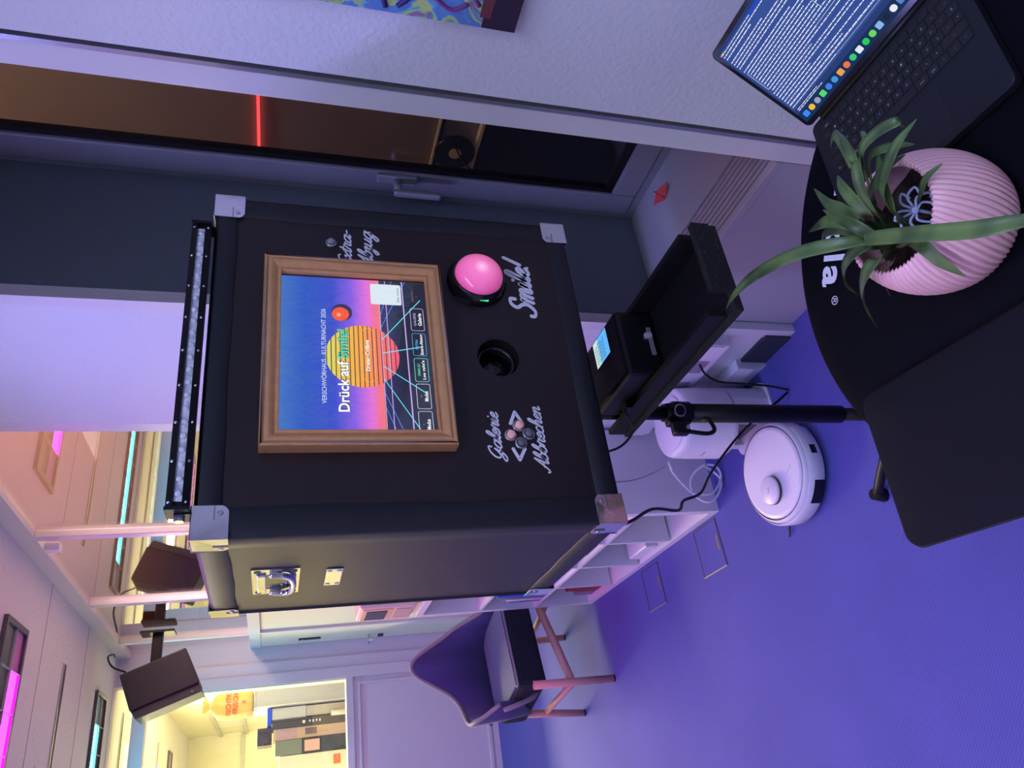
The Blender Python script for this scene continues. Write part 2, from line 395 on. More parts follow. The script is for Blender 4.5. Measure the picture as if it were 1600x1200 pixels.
# ---- window niche: sill, heater cover with slats, tilt window
win = thing('window_1', (1.70, 1.4, 0.5), 'grey tilt window with handle in the niche, dark yard behind it', 'window', kind=ST)
WX = 1.692
def window_parts(p):
    y0, y1, z0, z1 = 0.96, 1.718, 0.501, 2.55
    m_ = FRAMEG
    bx('casing', m_, p, WX - 0.004, WX + 0.05, y1 - 0.018, y1, z0, z1); bx('casing', m_, p, WX - 0.004, WX + 0.05, y0, y0 + 0.018, z0, z1)
    bx('casing', m_, p, WX - 0.004, WX + 0.05, y0 + 0.018, y1 - 0.018, z0, z0 + 0.028); bx('casing', m_, p, WX - 0.004, WX + 0.05, y0 + 0.018, y1 - 0.018, z1 - 0.018, z1)
    a, b, c, d = y0 + 0.022, y1 - 0.022, z0 + 0.033, z1 - 0.022
    wd = 0.085
    for n_, args in (('sash_stile', (a, a + wd, c, d)), ('sash_stile', (b - wd, b, c, d)), ('sash_rail', (a + wd, b - wd, c, c + wd)), ('sash_rail', (a + wd, b - wd, d - wd, d))):
        bx(n_, m_, p, WX - 0.014, WX + 0.04, *args, b=0.006)
    g = wd
    for n_, args in (('gasket', (a + g, a + g + 0.016, c + g, d - g)), ('gasket', (b - g - 0.016, b - g, c + g, d - g)), ('gasket', (a + g + .016, b - g - .016, c + g, c + g + 0.022)), ('gasket', (a + g + .016, b - g - .016, d - g - 0.016, d - g))):
        bx(n_, BLACK, p, WX - 0.004, WX + 0.02, *args)
    bx('pane', GLASSW, p, WX + 0.004, WX + 0.009, a + g + 0.014, b - g - 0.014, c + g + 0.02, d - g - 0.014)
    h = MB().box(WX - 0.026, WX - 0.013, 1.615, 1.648, 1.265, 1.385, b=0.004).build('handle', mat('handle_grey', (0.32, 0.36, 0.38), 0.35, 0.4), p)
    MB().cyl((WX - 0.02, 1.632, 1.325), (WX - 0.075, 1.632, 1.325), 0.011, n=14).build('neck', MATS['handle_grey'], h)
    MB().box(WX - 0.084, WX - 0.066, 1.621, 1.643, 1.195, 1.337, b=0.006).build('lever', MATS['handle_grey'], h)
window_parts(win)
SILLM = mat('sill_paint', (0.36, 0.35, 0.38), 0.5)
sl = thing('window_sill', (1.4, 1.35, 0), 'grey window sill with slatted heater cover in the niche', 'sill', kind=ST)
bx('sill_board', SILLM, sl, 1.415, 1.70, 0.957, 1.718, 0.478, 0.500)
bx('sill_lip', SILLM, sl, 1.262, 1.285, 1.05, 1.718, 0.478, 0.501, b=0.002)
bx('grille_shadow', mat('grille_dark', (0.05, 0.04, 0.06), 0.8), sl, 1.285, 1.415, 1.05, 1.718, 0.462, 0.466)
for i in range(7):
    x = 1.292 + i * 0.0172
    bx('slat', SILLM, sl, x, x + 0.0095, 1.05, 1.718, 0.466, 0.4995)
bx('front_panel', SILLM, sl, 1.264, 1.284, 1.05, 1.735, 0.002, 0.477)
bx('panel_seam', mat('seam_violet', (0.22, 0.21, 0.25), 0.7), sl, 1.2625, 1.264, 1.708, 1.711, 0.002, 0.477)
bx('end_panel', SILLM, sl, 1.264, 1.70, 1.7185, 1.7245, 0.002, 0.477) if False else None

# ---- yard outside the window
yd = thing('wall_outside', (2.38, 1.2, 0), 'dim brown wall of the yard seen through the window', 'wall', kind=ST)
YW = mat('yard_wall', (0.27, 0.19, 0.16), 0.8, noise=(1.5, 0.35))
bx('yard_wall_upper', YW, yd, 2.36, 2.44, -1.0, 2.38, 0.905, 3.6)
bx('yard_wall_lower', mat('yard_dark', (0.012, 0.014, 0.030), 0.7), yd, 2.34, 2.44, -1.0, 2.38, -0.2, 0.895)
bx('yard_return', YW, yd, 1.75, 2.44, 2.38, 2.40, -0.2, 3.6)
bx('ledge', mat('ledge_pale', (0.75, 0.62, 0.36), 0.5), yd, 2.325, 2.36, 0.9, 2.38, 0.893, 0.905)
bx('ledge', MATS['ledge_pale'], yd, 2.345, 2.36, 0.9, 2.38, 1.062, 1.070)
bx('joint', mat('joint_dark', (0.02, 0.018, 0.03), 0.8), yd, 2.352, 2.36, 0.9, 2.38, 1.045, 1.060)
ne = thing('neon_tube', (2.345, 2.05, 1.75), 'glowing red neon tube seen through the window', 'light')
MB().cyl((2.348, 1.55, 1.748), (2.348, 2.36, 1.748), 0.0055, n=10).build('tube', emis('neon_red', (1.0, 0.045, 0.05), 2.6), ne)
for y in (1.53, 2.36):
    bx('socket', BLACK, ne, 2.338, 2.36, y, y + 0.02, 1.738, 1.758)
rd = thing('record_disc', (2.32, 2.08, 0.97), 'black round disc with a yellow centre outside the window', 'disc')
MB().cyl((2.335, 2.09, 0.985), (2.322, 2.09, 0.985), 0.083, n=36).build('disc', BLACKG, rd)
MB().cyl((2.321, 2.09, 0.985), (2.319, 2.09, 0.985), 0.026, n=24).build('label_disc', mat('disc_label', (0.8, 0.62, 0.2), 0.5), rd)
MB().cyl((2.319, 2.09, 0.985), (2.3185, 2.09, 0.985), 0.052, n=30, cap=False).build('groove_ring', DARKG, rd)
MB().tube([(2.312, 2.16, 0.90), (2.312, 2.115, 0.95), (2.312, 2.0, 1.02)], 0.004, 6).build('arm', BLACK, rd)

# ---- glazed partition of the right side
pt = thing('window_2', (1.27, 4.0, 0), 'white framed glass partition along the right side, reflecting the ceiling lights', 'partition', kind=ST)
PX0, PX1 = XW, 1.268
posts = [(2.405, 2.466), (3.466, 3.514), (4.606, 4.654), (5.585, 5.637)]
for a, b in posts: bx('post', FRAME, pt, PX0, PX1, a, b, 0.0, 2.64, b=0.003)
bx('top_rail', FRAME, pt, PX0, PX1, 2.405, YF, 2.64, ZC)
bays = [(2.466, 3.462), (3.518, 4.602), (4.658, 5.582), (5.640, YF)]
for a, b in bays:
    bx('transom', FRAME, pt, PX0, PX1, a, b, 1.755, 1.83)
    bx('pane', GLASSP, pt, 1.262, 1.268, a - 0.004, b + 0.004, 1.82, 2.648)
for a, b in bays[:3]:
    bx('lower_panel', CREAM, pt, 1.258, 1.295, a - 0.004, b + 0.004, 0.10, 1.757)
    bx('bottom_rail', FRAME, pt, PX0, PX1, a, b, 0.0, 0.10)
bx('sensor', WHITEP, pt, XW - 0.035, XW, 3.53, 3.58, 2.555, 2.615, b=0.004)
# door leaf at the far end of the partition
dr = thing('door_1', (XW, 5.85, 0), 'cream door leaf with black lock plate at the far right corner', 'door', kind=ST)
bx('leaf', CREAM, dr, XW + 0.006, XW + 0.05, 5.645, YF - 0.005, 0.01, 1.752, b=0.003)
bx('lock_plate', BLACKG, dr, XW - 0.004, XW + 0.006, 5.88, 5.92, 1.33, 1.49, b=0.002)
bx('lock_case', STEEL, dr, XW - 0.008, XW + 0.006, 5.885, 5.915, 1.455, 1.47)
hd = MB().cyl((XW + 0.01, 5.95, 0.97), (XW - 0.055, 5.95, 0.97), 0.010, n=12).build('handle', STEEL, dr)
MB().cyl((XW - 0.05, 5.955, 0.97), (XW - 0.05, 5.85, 0.965), 0.010, n=12).build('lever', STEEL, hd)
bx('lock_cylinder', DARKG, dr, XW - 0.012, XW + 0.006, 5.935, 5.965, 0.86, 0.90)

# ---- far wall: posts, glazing, panelled dado
fw = thing('wall_back', (0, YF, 0), 'lilac panelled wall with a glazed upper half, kitchen behind it', 'wall', kind=ST)
LIL = mat('dado_paint', (0.60, 0.59, 0.66), 0.55)
bx('post', LIL, fw, 1.13, 1.30, YF, YF + 0.10, 0, ZC); bx('post', LIL, fw, 1.045, 1.128, YF - 0.012, YF + 0.10, 0, ZC)
bx('post', LIL, fw, 0.965, 1.043, YF - 0.022, YF + 0.10, 0, 2.585)
bx('lintel', LIL, fw, -2.8, 1.045, YF - 0.022, YF + 0.10, 2.50, 2.585)
bx('jamb', mat('jamb_cream', (0.80, 0.76, 0.55), 0.5), fw, 0.955, 0.965, YF - 0.005, YF + 0.12, 1.14, 2.50)
bx('sill_rail', LIL, fw, -2.8, 0.965, YF - 0.022, YF + 0.10, 1.09, 1.14)
bx('dado', LIL, fw, -2.8, 0.965, YF, YF + 0.06, 0.0, 1.09)
for x0, x1 in ((0.10, 0.93), (-0.85, -0.02), (-1.8, -0.97)):
    for n_, a in (('panel_strip', (x0, x1, 1.035, 1.055)), ('panel_strip', (x0, x1, 0.055, 0.085)), ('panel_strip', (x1 - 0.02, x1, 0.085, 1.035)), ('panel_strip', (x0, x0 + 0.02, 0.085, 1.035))):
        bx(n_, LIL, fw, a[0], a[1], YF - 0.014, YF, a[2], a[3], b=0.004)
bx('bottom_strip', LIL, fw, -2.8, 0.965, YF - 0.012, YF, 0.0, 0.045)
bx('latch', DARKG, fw, 0.515, 0.53, YF - 0.022, YF - 0.012, 0.045, 0.075)
bx('pane', GLASSW, fw, -2.8, 0.957, YF + 0.04, YF + 0.046, 1.135, 2.505)
bx('pane', GLASSW, fw, -2.8, 1.045, YF + 0.04, YF + 0.046, 2.58, ZC)

# ---- hall behind the partition and kitchen behind the far wall
PEACH = mat('peach_paint', (0.42, 0.30, 0.25), 0.8)
def sbx(name, m_, lbl, cat, *a): return tag(bx(name, m_, None, *a), lbl, cat, kind=ST)
sbx('wall_hall', PEACH, 'peach wall of the hall behind the glass partition', 'wall', 3.0, 3.1, 2.42, 11.6, 0, ZC)
sbx('wall_hall_end', PEACH, 'near end wall of the hall behind the glass partition', 'wall', 1.30, 3.0, 2.405, 2.42, 0, ZC)
sbx('floor_hall', PEACH, 'floor of the hall behind the glass partition', 'floor', 1.30, 3.0, 2.42, 11.6, -0.1, 0)
sbx('ceiling_hall', PEACH, 'ceiling of the hall behind the glass partition', 'ceiling', 1.30, 3.0, 2.42, 11.6, ZC, ZC + 0.1)
KW = mat('kitchen_paint', (0.78, 0.76, 0.55), 0.7)
kb = sbx('wall_kitchen_back', KW, 'cream back wall of the bright kitchen behind the far glazing', 'wall', -2.8, 1.30, 11.5, 11.6, 0, ZC)
kt = sbx('wall_kitchen_side', KW, 'cream side wall of the bright kitchen behind the far glazing', 'wall', 1.27, 1.30, YF + 0.10, 11.5, 0, ZC)
sbx('floor_kitchen', mat('lino', (0.35, 0.33, 0.30), 0.5), 'grey floor of the kitchen behind the far glazing', 'floor', -2.8, 1.30, YF + 0.03, 11.5, -0.1, 0)
bx('wall_rail', mat('rail_grey', (0.5, 0.5, 0.42), 0.5), kt, 1.24, 1.27, 6.4, 11.5, 2.30, 2.34)
bx('wall_rail', MATS['rail_grey'], kt, 1.24, 1.27, 8.2, 11.5, 1.98, 2.02)
bx('wall_rail', MATS['rail_grey'], kb, -2.8, 1.24, 11.46, 11.5, 2.02, 2.06)

# ---- ceiling luminaires and slots
def luminaire(yc, col, strength, label, lane=1, x0=-1.9, x1=0.938, dark=(0.10, 0.09, 0.085), cell=0.16):
    t = thing('ceiling_light', (0.0, yc, ZC), label, 'light', 'louvred ceiling lights')
    z = ZC
    hw = 0.155
    FR = mat('louvre_frame', (0.10, 0.10, 0.11), 0.4, 0.5)
    bx('frame_rail', FR, t, x0, x1, yc - hw, yc - hw + 0.022, z - 0.018, z); bx('frame_rail', FR, t, x0, x1, yc + hw - 0.022, yc + hw, z - 0.018, z)
    bx('frame_end', FR, t, x1 - 0.025, x1, yc - hw + .022, yc + hw - .022, z - 0.018, z); bx('frame_end', FR, t, x0, x0 + 0.025, yc - hw + .022, yc + hw - .022, z - 0.018, z)
    em = emis('lit_%s' % label[:12], col, strength)
    dk = mat('louvre_dark', dark, 0.35, 0.3, noise=(12, 0.6))
    ya, yb, yc2 = yc - hw + 0.022, yc + 0.004, yc + hw - 0.022
    lit = (yb, yc2) if lane == 1 else (ya, yb)
    off = (ya, yb) if lane == 1 else (yb, yc2)
    # the tube does not reach the last cell
    bx('lit_panel', em, t, x0 + 0.03, x1 - 0.03 - cell, lit[0], lit[1], z - 0.006, z - 0.003)
    bx('end_panel', mat('louvre_tint_%s' % label[:8], tuple(0.35 * c + 0.12 for c in col), 0.5), t, x1 - 0.03 - cell, x1 - 0.025, lit[0], lit[1], z - 0.006, z - 0.003)
    bx('reflector', dk, t, x0 + 0.025, x1 - 0.025, off[0], off[1], z - 0.006, z - 0.003)
    bar = MB(); x = x1 - 0.03 - cell
    while x > x0 + 0.05:
        bar.box(x - 0.002, x + 0.002, ya, yc2, z - 0.016, z - 0.006); x -= cell
    bar.box(x0 + 0.02, x1 - 0.02, yb - 0.002, yb + 0.002, z - 0.0165, z - 0.006)
    bar.build('louvre', mat('louvre_bar', (0.45, 0.44, 0.5), 0.4), t)
    return t
luminaire(3.685, (1.0, 0.006, 0.85), L_MAG, 'magenta lit louvred ceiling light nearest the camera at the frame edge')
luminaire(5.60, (0.02, 0.62, 0.80), L_CYAN, 'cyan lit louvred ceiling light in front of the black loudspeaker', lane=0)
luminaire(1.77, (0.36, 0.36, 1.0), L_BLUE, 'violet blue louvred ceiling light overhead, out of the picture')
luminaire(-0.145, (0.54, 0.62, 1.0), L_BLUE * 0.95, 'dim lavender louvred ceiling light behind the camera')
luminaire(9.50, (1.0, 0.10, 0.80), 6.0, 'small pink lit ceiling light far away in the kitchen')
for y, l in ((4.60, 'long dark ceiling slot between magenta and cyan light'), (6.47, 'dark ceiling slot beyond the cyan light'), (8.52, 'dark ceiling slot in the kitchen')):
    s_ = thing('ceiling_slot', (0, y, ZC), l, 'vent', 'ceiling slots')
    bx('slot', DARKG, s_, -1.9, 0.938, y - 0.022, y + 0.022, ZC - 0.004, ZC)
    bx('slot_rail', STEEL, s_, -1.9, 0.938, y - 0.028, y - 0.020, ZC - 0.008, ZC); bx('slot_rail', STEEL, s_, -1.9, 0.938, y + 0.020, y + 0.028, ZC - 0.008, ZC)

# ---- low cable duct on the wall pier
du = thing('cable_duct', (1.2, 2.0, 0.2), 'white cable duct with sockets on the wall beside the heater cover', 'duct')
bx('duct_body', WHITEP, du, 1.190, XW, 1.75, 2.40, 0.24, 0.36, b=0.005)
bx('duct_lid', WHITEP, du, 1.187, 1.190, 1.755, 2.40, 0.262, 0.338)
bx('socket_plate', mat('socket_violet', (0.30, 0.28, 0.34), 0.4), du, 1.1862, 1.189, 1.84, 1.92, 0.268, 0.332, b=0.002)
bx('socket_plate', MATS['socket_violet'], du, 1.1862, 1.189, 1.98, 2.06, 0.268, 0.332, b=0.002)
bxd = thing('pipe_box', (1.2, 2.1, 0), 'low white boxed pipe cover at the floor below the cable duct', 'cover')
MB().poly([(1.2365, 0.0), (1.215, 0.0), (1.198, 0.055), (1.198, 0.12), (1.2365, 0.12)], lambda a, b, t: (a, t, b), 1.90, 2.40).build('cover_body', WHITEP, bxd)

# ---- canvas picture on the near wall (plain abstract paint strokes)
def art():
    m = bpy.data.materials.new('abstract_paint'); m.use_nodes = True; nt = m.node_tree; b = nt.nodes['Principled BSDF']
    tc = nt.nodes.new('ShaderNodeTexCoord')
    mp = nt.nodes.new('ShaderNodeMapping'); mp.inputs['Scale'].default_value = (1, 16, 11); nt.links.new(tc.outputs['Object'], mp.inputs[0])
    n = nt.nodes.new('ShaderNodeTexNoise'); n.inputs['Scale'].default_value = 1.0; n.inputs['Detail'].default_value = 3; n.inputs['Distortion'].default_value = 1.8
    nt.links.new(mp.outputs[0], n.inputs['Vector'])
    r = nt.nodes.new('ShaderNodeValToRGB'); el = r.color_ramp.elements
    el[0].position = 0.28; el[0].color = (*rgb(70, 90, 160), 1); el[1].position = 0.36; el[1].color = (*rgb(90, 150, 190), 1)
    for p, c in ((0.44, (90, 120, 190)), (0.50, (110, 190, 190)), (0.54, (200, 200, 90)), (0.60, (120, 190, 140)), (0.66, (150, 90, 150)), (0.74, (80, 170, 190))):
        e = el.new(p); e.color = (*rgb(*c), 1)
    nt.links.new(n.outputs['Fac'], r.inputs[0]); nt.links.new(r.outputs[0], b.inputs['Base Color']); b.inputs['Roughness'].default_value = 0.5
    return m
ar = thing('canvas_picture', (XW, 0.4, 1.27), 'colourful abstract canvas with a dark lower edge on the right wall', 'picture')
bx('canvas', art(), ar, XW - 0.03, XW - 0.001, -0.25, 0.79, 1.318, 2.25)
bx('dark_lower_edge', mat('canvas_dark', (0.03, 0.015, 0.035), 0.5), ar, XW - 0.03, XW - 0.001, -0.25, 0.79, 1.255, 1.318)
MB().tube([(XW - 0.031, 0.75, 1.33), (XW - 0.031, 0.72, 1.36), (XW - 0.031, 0.70, 1.40), (XW - 0.031, 0.735, 1.42), (XW - 0.031, 0.765, 1.38), (XW - 0.031, 0.75, 1.35)], 0.004, 6).build('paint_stroke', mat('stroke_violet', rgb(120, 60, 120), 0.5), ar)
MB().tube([(XW - 0.031, 0.78, 1.49), (XW - 0.031, 0.74, 1.50), (XW - 0.031, 0.71, 1.46), (XW - 0.031, 0.75, 1.45), (XW - 0.031, 0.775, 1.47)], 0.005, 6).build('paint_stroke', mat('stroke_navy', rgb(45, 30, 110), 0.5), ar)
MB().tube([(XW - 0.031, 0.77, 1.55), (XW - 0.031, 0.70, 1.53)], 0.006, 6).build('paint_stroke', mat('stroke_yellow', rgb(210, 200, 100), 0.5), ar)
bx('paint_patch', mat('stroke_brown', rgb(110, 50, 60), 0.5), ar, XW - 0.0315, XW - 0.03, 0.72, 0.77, 1.305, 1.325)

# ================================================================== photo booth case on its stand
BX0, BX1, BY0, BY1, BZ0, BZ1 = 0.395, 1.064, 1.134, 1.588, 1.075, 1.768
HC = (0.725, 1.258); HR = 0.041
bt = thing('photo_booth', (0.73, 1.36, BZ0), 'black vinyl photo booth case with chrome corners and a framed screen', 'photo booth')
# body with a round camera opening in the front
b = MB()
V = lambda x, y, z: (x, y, z)
b.quad(V(BX0, BY1, BZ0), V(BX1, BY1, BZ0), V(BX1, BY1, BZ1), V(BX0, BY1, BZ1))
b.quad(V(BX0, BY0, BZ0), V(BX0, BY1, BZ0), V(BX0, BY1, BZ1), V(BX0, BY0, BZ1))
b.quad(V(BX1, BY0, BZ0), V(BX1, BY1, BZ0), V(BX1, BY1, BZ1), V(BX1, BY0, BZ1))
b.quad(V(BX0, BY0, BZ0), V(BX1, BY0, BZ0), V(BX1, BY1, BZ0), V(BX0, BY1, BZ0))
b.quad(V(BX0, BY0, BZ1), V(BX1, BY0, BZ1), V(BX1, BY1, BZ1), V(BX0, BY1, BZ1))
hx0, hx1, hz0, hz1 = HC[0] - .06, HC[0] + .06, HC[1] - .06, HC[1] + .06
for (a0, a1, c0, c1) in ((BX0, hx0, BZ0, BZ1), (hx1, BX1, BZ0, BZ1), (hx0, hx1, BZ0, hz0), (hx0, hx1, hz1, BZ1)):
    b.quad(V(a0, BY0, c0), V(a1, BY0, c0), V(a1, BY0, c1), V(a0, BY0, c1))
ring_o, ring_i, ring_b = [], [], []
for i in range(40):
    t = 2 * PI * i / 40; c, s = math.cos(t), math.sin(t); k = 0.06 / max(abs(c), abs(s))
    ring_o.append(V(HC[0] + c * k, BY0, HC[1] + s * k)); ring_i.append(V(HC[0] + c * HR, BY0, HC[1] + s * HR)); ring_b.append(V(HC[0] + c * HR, BY0 + .06, HC[1] + s * HR))
b.add(ring_o + ring_i + ring_b, [(i, (i + 1) % 40, 40 + (i + 1) % 40, 40 + i) for i in range(40)] + [(40 + i, 40 + (i + 1) % 40, 80 + (i + 1) % 40, 80 + i) for i in range(40)] + [tuple(range(80, 120))])
b.build('case_body', VINYL, bt, fix=False)
# camera inside the opening
cl = MB().lathe([(0.0395, 0.02), (0.0395, 0.05), (0.030, 0.05), (0.030, 0.022), (0.0335, 0.018), (0.0395, 0.02)], (HC[0], BY0, HC[1]), (0, 1, 0), 40).build('camera_lens', BLACKG, bt)
MB().lathe([(0.0302, 0.0), (0.0302, 0.004)], (HC[0], BY0 + .03, HC[1]), (0, 1, 0), 40).build('lens_ring', DARKG, cl)
MB().lathe([(0.0001, 0.0), (0.012, .001), (0.021, .003), (0.029, .008)], (HC[0], BY0 + .036, HC[1]), (0, 1, 0), 32).build('glass_element', BLACKG, cl)
MB().lathe([(0.0415, 0.001), (0.0440, -0.0015), (0.0465, 0.0005)], (HC[0], BY0, HC[1]), (0, 1, 0), 40).build('opening_edge', VINYLE, cl)

# wrapped vinyl edge strips, slightly uneven inner border
def strip(p0, p1, n1, n2, w1, w2, th=0.004, amp=0.0012, seed=0):
    """edge from p0 to p1; n1,n2 outward normals of the two faces that meet there; strip laps w1 onto face 1 (along -n2) and w2 onto face 2"""
    rnd = random.Random(seed); p0, p1, n1, n2 = Vector(p0), Vector(p1), Vector(n1), Vector(n2)
    N = 26; ph = rnd.random() * 6
    rows = []
    for i in range(N + 1):
        t = i / N; p = p0.lerp(p1, t)
        j1 = amp * math.sin(t * 9 + ph) + amp * .6 * math.sin(t * 23 + ph * 2); j2 = amp * math.sin(t * 8 + ph + 2) + amp * .5 * math.sin(t * 21)
        e = th
        rows.append([p - n2 * (w1 + j1), p - n2 * (w1 + j1 - .002) + n1 * e * .8, p - n2 * (w1 * .5) + n1 * e, p - n2 * .006 + n1 * e,
                     p + (n1 + n2) * e * .35,
                     p - n1 * .006 + n2 * e, p - n1 * (w2 * .5) + n2 * e, p - n1 * (w2 + j2 - .002) + n2 * e * .8, p - n1 * (w2 + j2)])
    vs = [q for r in rows for q in r]; k = 9
    fs = [(i * k + j, i * k + j + 1, (i + 1) * k + j + 1, (i + 1) * k + j) for i in range(N) for j in range(k - 1)]
    MB().add(vs, fs, True).build('edge_strip', VINYLE, bt, fix=False)
fy, by, lx, rx, tz, dz = (0, -1, 0), (0, 1, 0), (-1, 0, 0), (1, 0, 0), (0, 0, 1), (0, 0, -1)
W = 0.036
strip((BX0, BY0, BZ1), (BX1, BY0, BZ1), fy, tz, W, W, seed=1)
strip((BX0, BY0, BZ0), (BX1, BY0, BZ0), fy, dz, 0.040, W, seed=2)
strip((BX0, BY0, BZ0), (BX0, BY0, BZ1), fy, lx, 0.046, 0.050, seed=3)
strip((BX1, BY0, BZ0), (BX1, BY0, BZ1), fy, rx, 0.042, W, seed=4)
strip((BX0, BY0, BZ1), (BX0, BY1, BZ1), lx, tz, 0.046, W, seed=5)
strip((BX0, BY0, BZ0), (BX0, BY1, BZ0), lx, dz, 0.046, W, seed=6)
strip((BX1, BY0, BZ1), (BX1, BY1, BZ1), rx, tz, W, W, seed=7)
strip((BX1, BY0, BZ0), (BX1, BY1, BZ0), rx, dz, W, W, seed=8)
strip((BX0, BY1, BZ1), (BX1, BY1, BZ1), by, tz, W, W, seed=9)
strip((BX0, BY1, BZ0), (BX1, BY1, BZ0), by, dz, W, W, seed=10)
strip((BX0, BY1, BZ0), (BX0, BY1, BZ1), by, lx, W, 0.010, seed=11)
strip((BX1, BY1, BZ0), (BX1, BY1, BZ1), by, rx, W, W, seed=12)

# chrome corner protectors: three bent plates with rounded flaps, a screw on each flap
def corner(cx, cy, cz, sx, sy, sz, s1=0.054):
    c = Vector((cx, cy, cz)); e = 0.0062
    out = Vector((sx, sy, sz))
    m_ = MB()
    ax = [Vector((sx, 0, 0)), Vector((0, sy, 0)), Vector((0, 0, sz))]
    for k in range(3):
        n_, u, v_ = ax[k], ax[(k + 1) % 3], ax[(k + 2) % 3]
        o = c + n_ * e + (u + v_) * e
        pts = [(0, 0), (s1, 0)]
        for i in range(7):
            a = math.radians(i * 15); pts.append((s1 - .012 + .012 * math.cos(a) * 1.0, s1 - .012 + .012 * math.sin(a)))
        pts += [(0, s1)]
        m_.poly(pts, lambda a, b_, t, o=o, u=u, v_=v_, n_=n_: o - u * a - v_ * b_ - n_ * t, 0.0, 0.0022)
    ob = m_.build('corner_cap', CHROME, bt, bevel=0.0012)
    for k in range(3):
        n_, u, v_ = ax[k], ax[(k + 1) % 3], ax[(k + 2) % 3]
        q = c + n_ * (e + .0002) - (u + v_) * (s1 - e - .0125)
        MB().cyl(q, q + n_ * .002, 0.0045, 0.0032, 12).build('screw', STEEL, ob)
        q = c + n_ * (e + .0003) - u * (s1 - e - .021) - v_ * (s1 - e - .012)
        MB().poly([(-.0013, -.011), (.0013, -.011), (.0013, .011), (-.0013, .011)], lambda a, b_, t, q=q, u=u, v_=v_, n_=n_: q + u * a + v_ * b_ + n_ * t, 0, .0016).build('flap_crease', mat('crease', (0.5, 0.45, 0.42), 0.3, 1.0), ob)
for sx, cx in ((-1, BX0), (1, BX1)):
    for sy, cy in ((-1, BY0), (1, BY1)):
        for sz, cz in ((-1, BZ0), (1, BZ1)):
            corner(cx, cy, cz, sx, sy, sz)

# picture frame around the screen
FM = mat('bronze_frame', rgb(230, 168, 112), 0.30, 0.5, noise=(60, 0.18), bump=(120, 0.10))
FE = mat('bronze_frame_edge', rgb(150, 138, 148), 0.45, 0.3, noise=(150, 0.35))
PFX0, PFX1, PFZ0, PFZ1, PFY = 0.531, 0.916, 1.360, 1.682, 1.104
PD = 0.029
# profile: (distance in from outer edge, y)
prof = [(0.0, BY0), (0.0, PFY + .003), (0.002, PFY), (0.0045, PFY), (0.0055, PFY + .003), (0.010, PFY - .001), (0.016, PFY + .001), (0.022, PFY + .007), (0.0255, PFY + .008), (0.0275, PFY + .005), (PD + .001, PFY + .006), (PD + .001, BY0 - .004)]
cors = [(PFX0, PFZ0, 1, 1), (PFX1, PFZ0, -1, 1), (PFX1, PFZ1, -1, -1), (PFX0, PFZ1, 1, -1)]
for k in range(4):
    a, b2 = cors[k], cors[(k + 1) % 4]
    vs = []
    for d_, y in prof:
        vs.append((a[0] + a[2] * d_, y, a[1] + a[3] * d_)); vs.append((b2[0] + b2[2] * d_, y, b2[1] + b2[3] * d_))
    n = len(prof)
    o = MB().add(vs, [(2 * i, 2 * i + 1, 2 * i + 3, 2 * i + 2) for i in range(n - 1)], True).build('frame_rail', FM, bt, fix=False)
    e = MB().add([(p[0], p[1] - .0004, p[2]) for p in (vs[4], vs[5], vs[7], vs[6])], [(0, 1, 3, 2)]).build('outer_lip', FE, o, fix=False)

# the screen and its picture
SY = 1.124
SX0, SX1, SZ0, SZ1 = 0.546, 0.9005, 1.376, 1.668
scr = thing_scr = MB().box(SX0, SX1, SY, SY + .008, SZ0, SZ1).build('screen', BLACKG, bt)
f2 = lambda k: (lambda a, b_, e=0.0: (a, SY - 0.0002 - 0.00012 * k - e * .3, b_))
def flat(name, m_, k, quads=None, polys=None):
    mb = MB(); f = f2(k)
    for q in (quads or []): mb.add([f(*q[0]), f(*q[1]), f(*q[2]), f(*q[3])], [(0, 1, 2, 3)])
    for p in (polys or []): mb.add([f(*x) for x in p], [tuple(range(len(p)))])
    return mb.build(name, m_, scr, fix=False)
PX0_, PX1_, PZ0_, PZ1_ = SX0, 0.8825, 1.389, SZ1
sky = emis_ramp('screen_sky_reflection', 2, 1.389, 1.668, [(0.0, rgb(44, 46, 62)), (0.18, rgb(44, 48, 70)), (0.305, rgb(60, 58, 105)), (0.319, rgb(60, 56, 100)), (0.320, rgb(255, 130, 118)), (0.345, rgb(250, 120, 150)), (0.40, rgb(232, 118, 225)), (0.50, rgb(140, 98, 232)), (0.62, rgb(66, 82, 205)), (0.80, rgb(52, 92, 196)), (1.0, rgb(78, 126, 196))], 1.0)  # sky gradient; the lighter top stop is a reflection painted into it
flat('screen_picture', sky, 0, [((PX0_, PZ0_), (PX1_, PZ0_), (PX1_, PZ1_), (PX0_, PZ1_))])
sunm = emis_ramp('screen_sun', 2, 1.447, 1.577, [(0.0, rgb(250, 95, 130)), (0.25, rgb(255, 125, 100)), (0.55, rgb(252, 178, 62)), (0.85, rgb(236, 214, 84)), (1.0, rgb(220, 232, 110))], 1.0)
SCX, SCZ, SR = 0.7135, 1.512, 0.0645
polys = []; zz = SCZ - SR
i = 0
while zz < SCZ + SR - 1e-6:
    z2 = min(zz + 0.0062, SCZ + SR); P = []
    for k in range(7):
        z = zz + (z2 - zz) * k / 6; P.append((SCX + math.sqrt(max(0, SR ** 2 - (z - SCZ) ** 2)), z))
    for k in range(6, -1, -1):
        z = zz + (z2 - zz) * k / 6; P.append((SCX - math.sqrt(max(0, SR ** 2 - (z - SCZ) ** 2)), z))
    polys.append(P); zz += 0.0080
flat('sun_stripes', sunm, 2, polys=polys)
gl = [(SCX + SR * math.cos(2 * PI * k / 48), SCZ + SR * math.sin(2 * PI * k / 48)) for k in range(48)]
flat('sun_gaps', emis('sun_gap', rgb(110, 60, 70)), 1, polys=[gl])
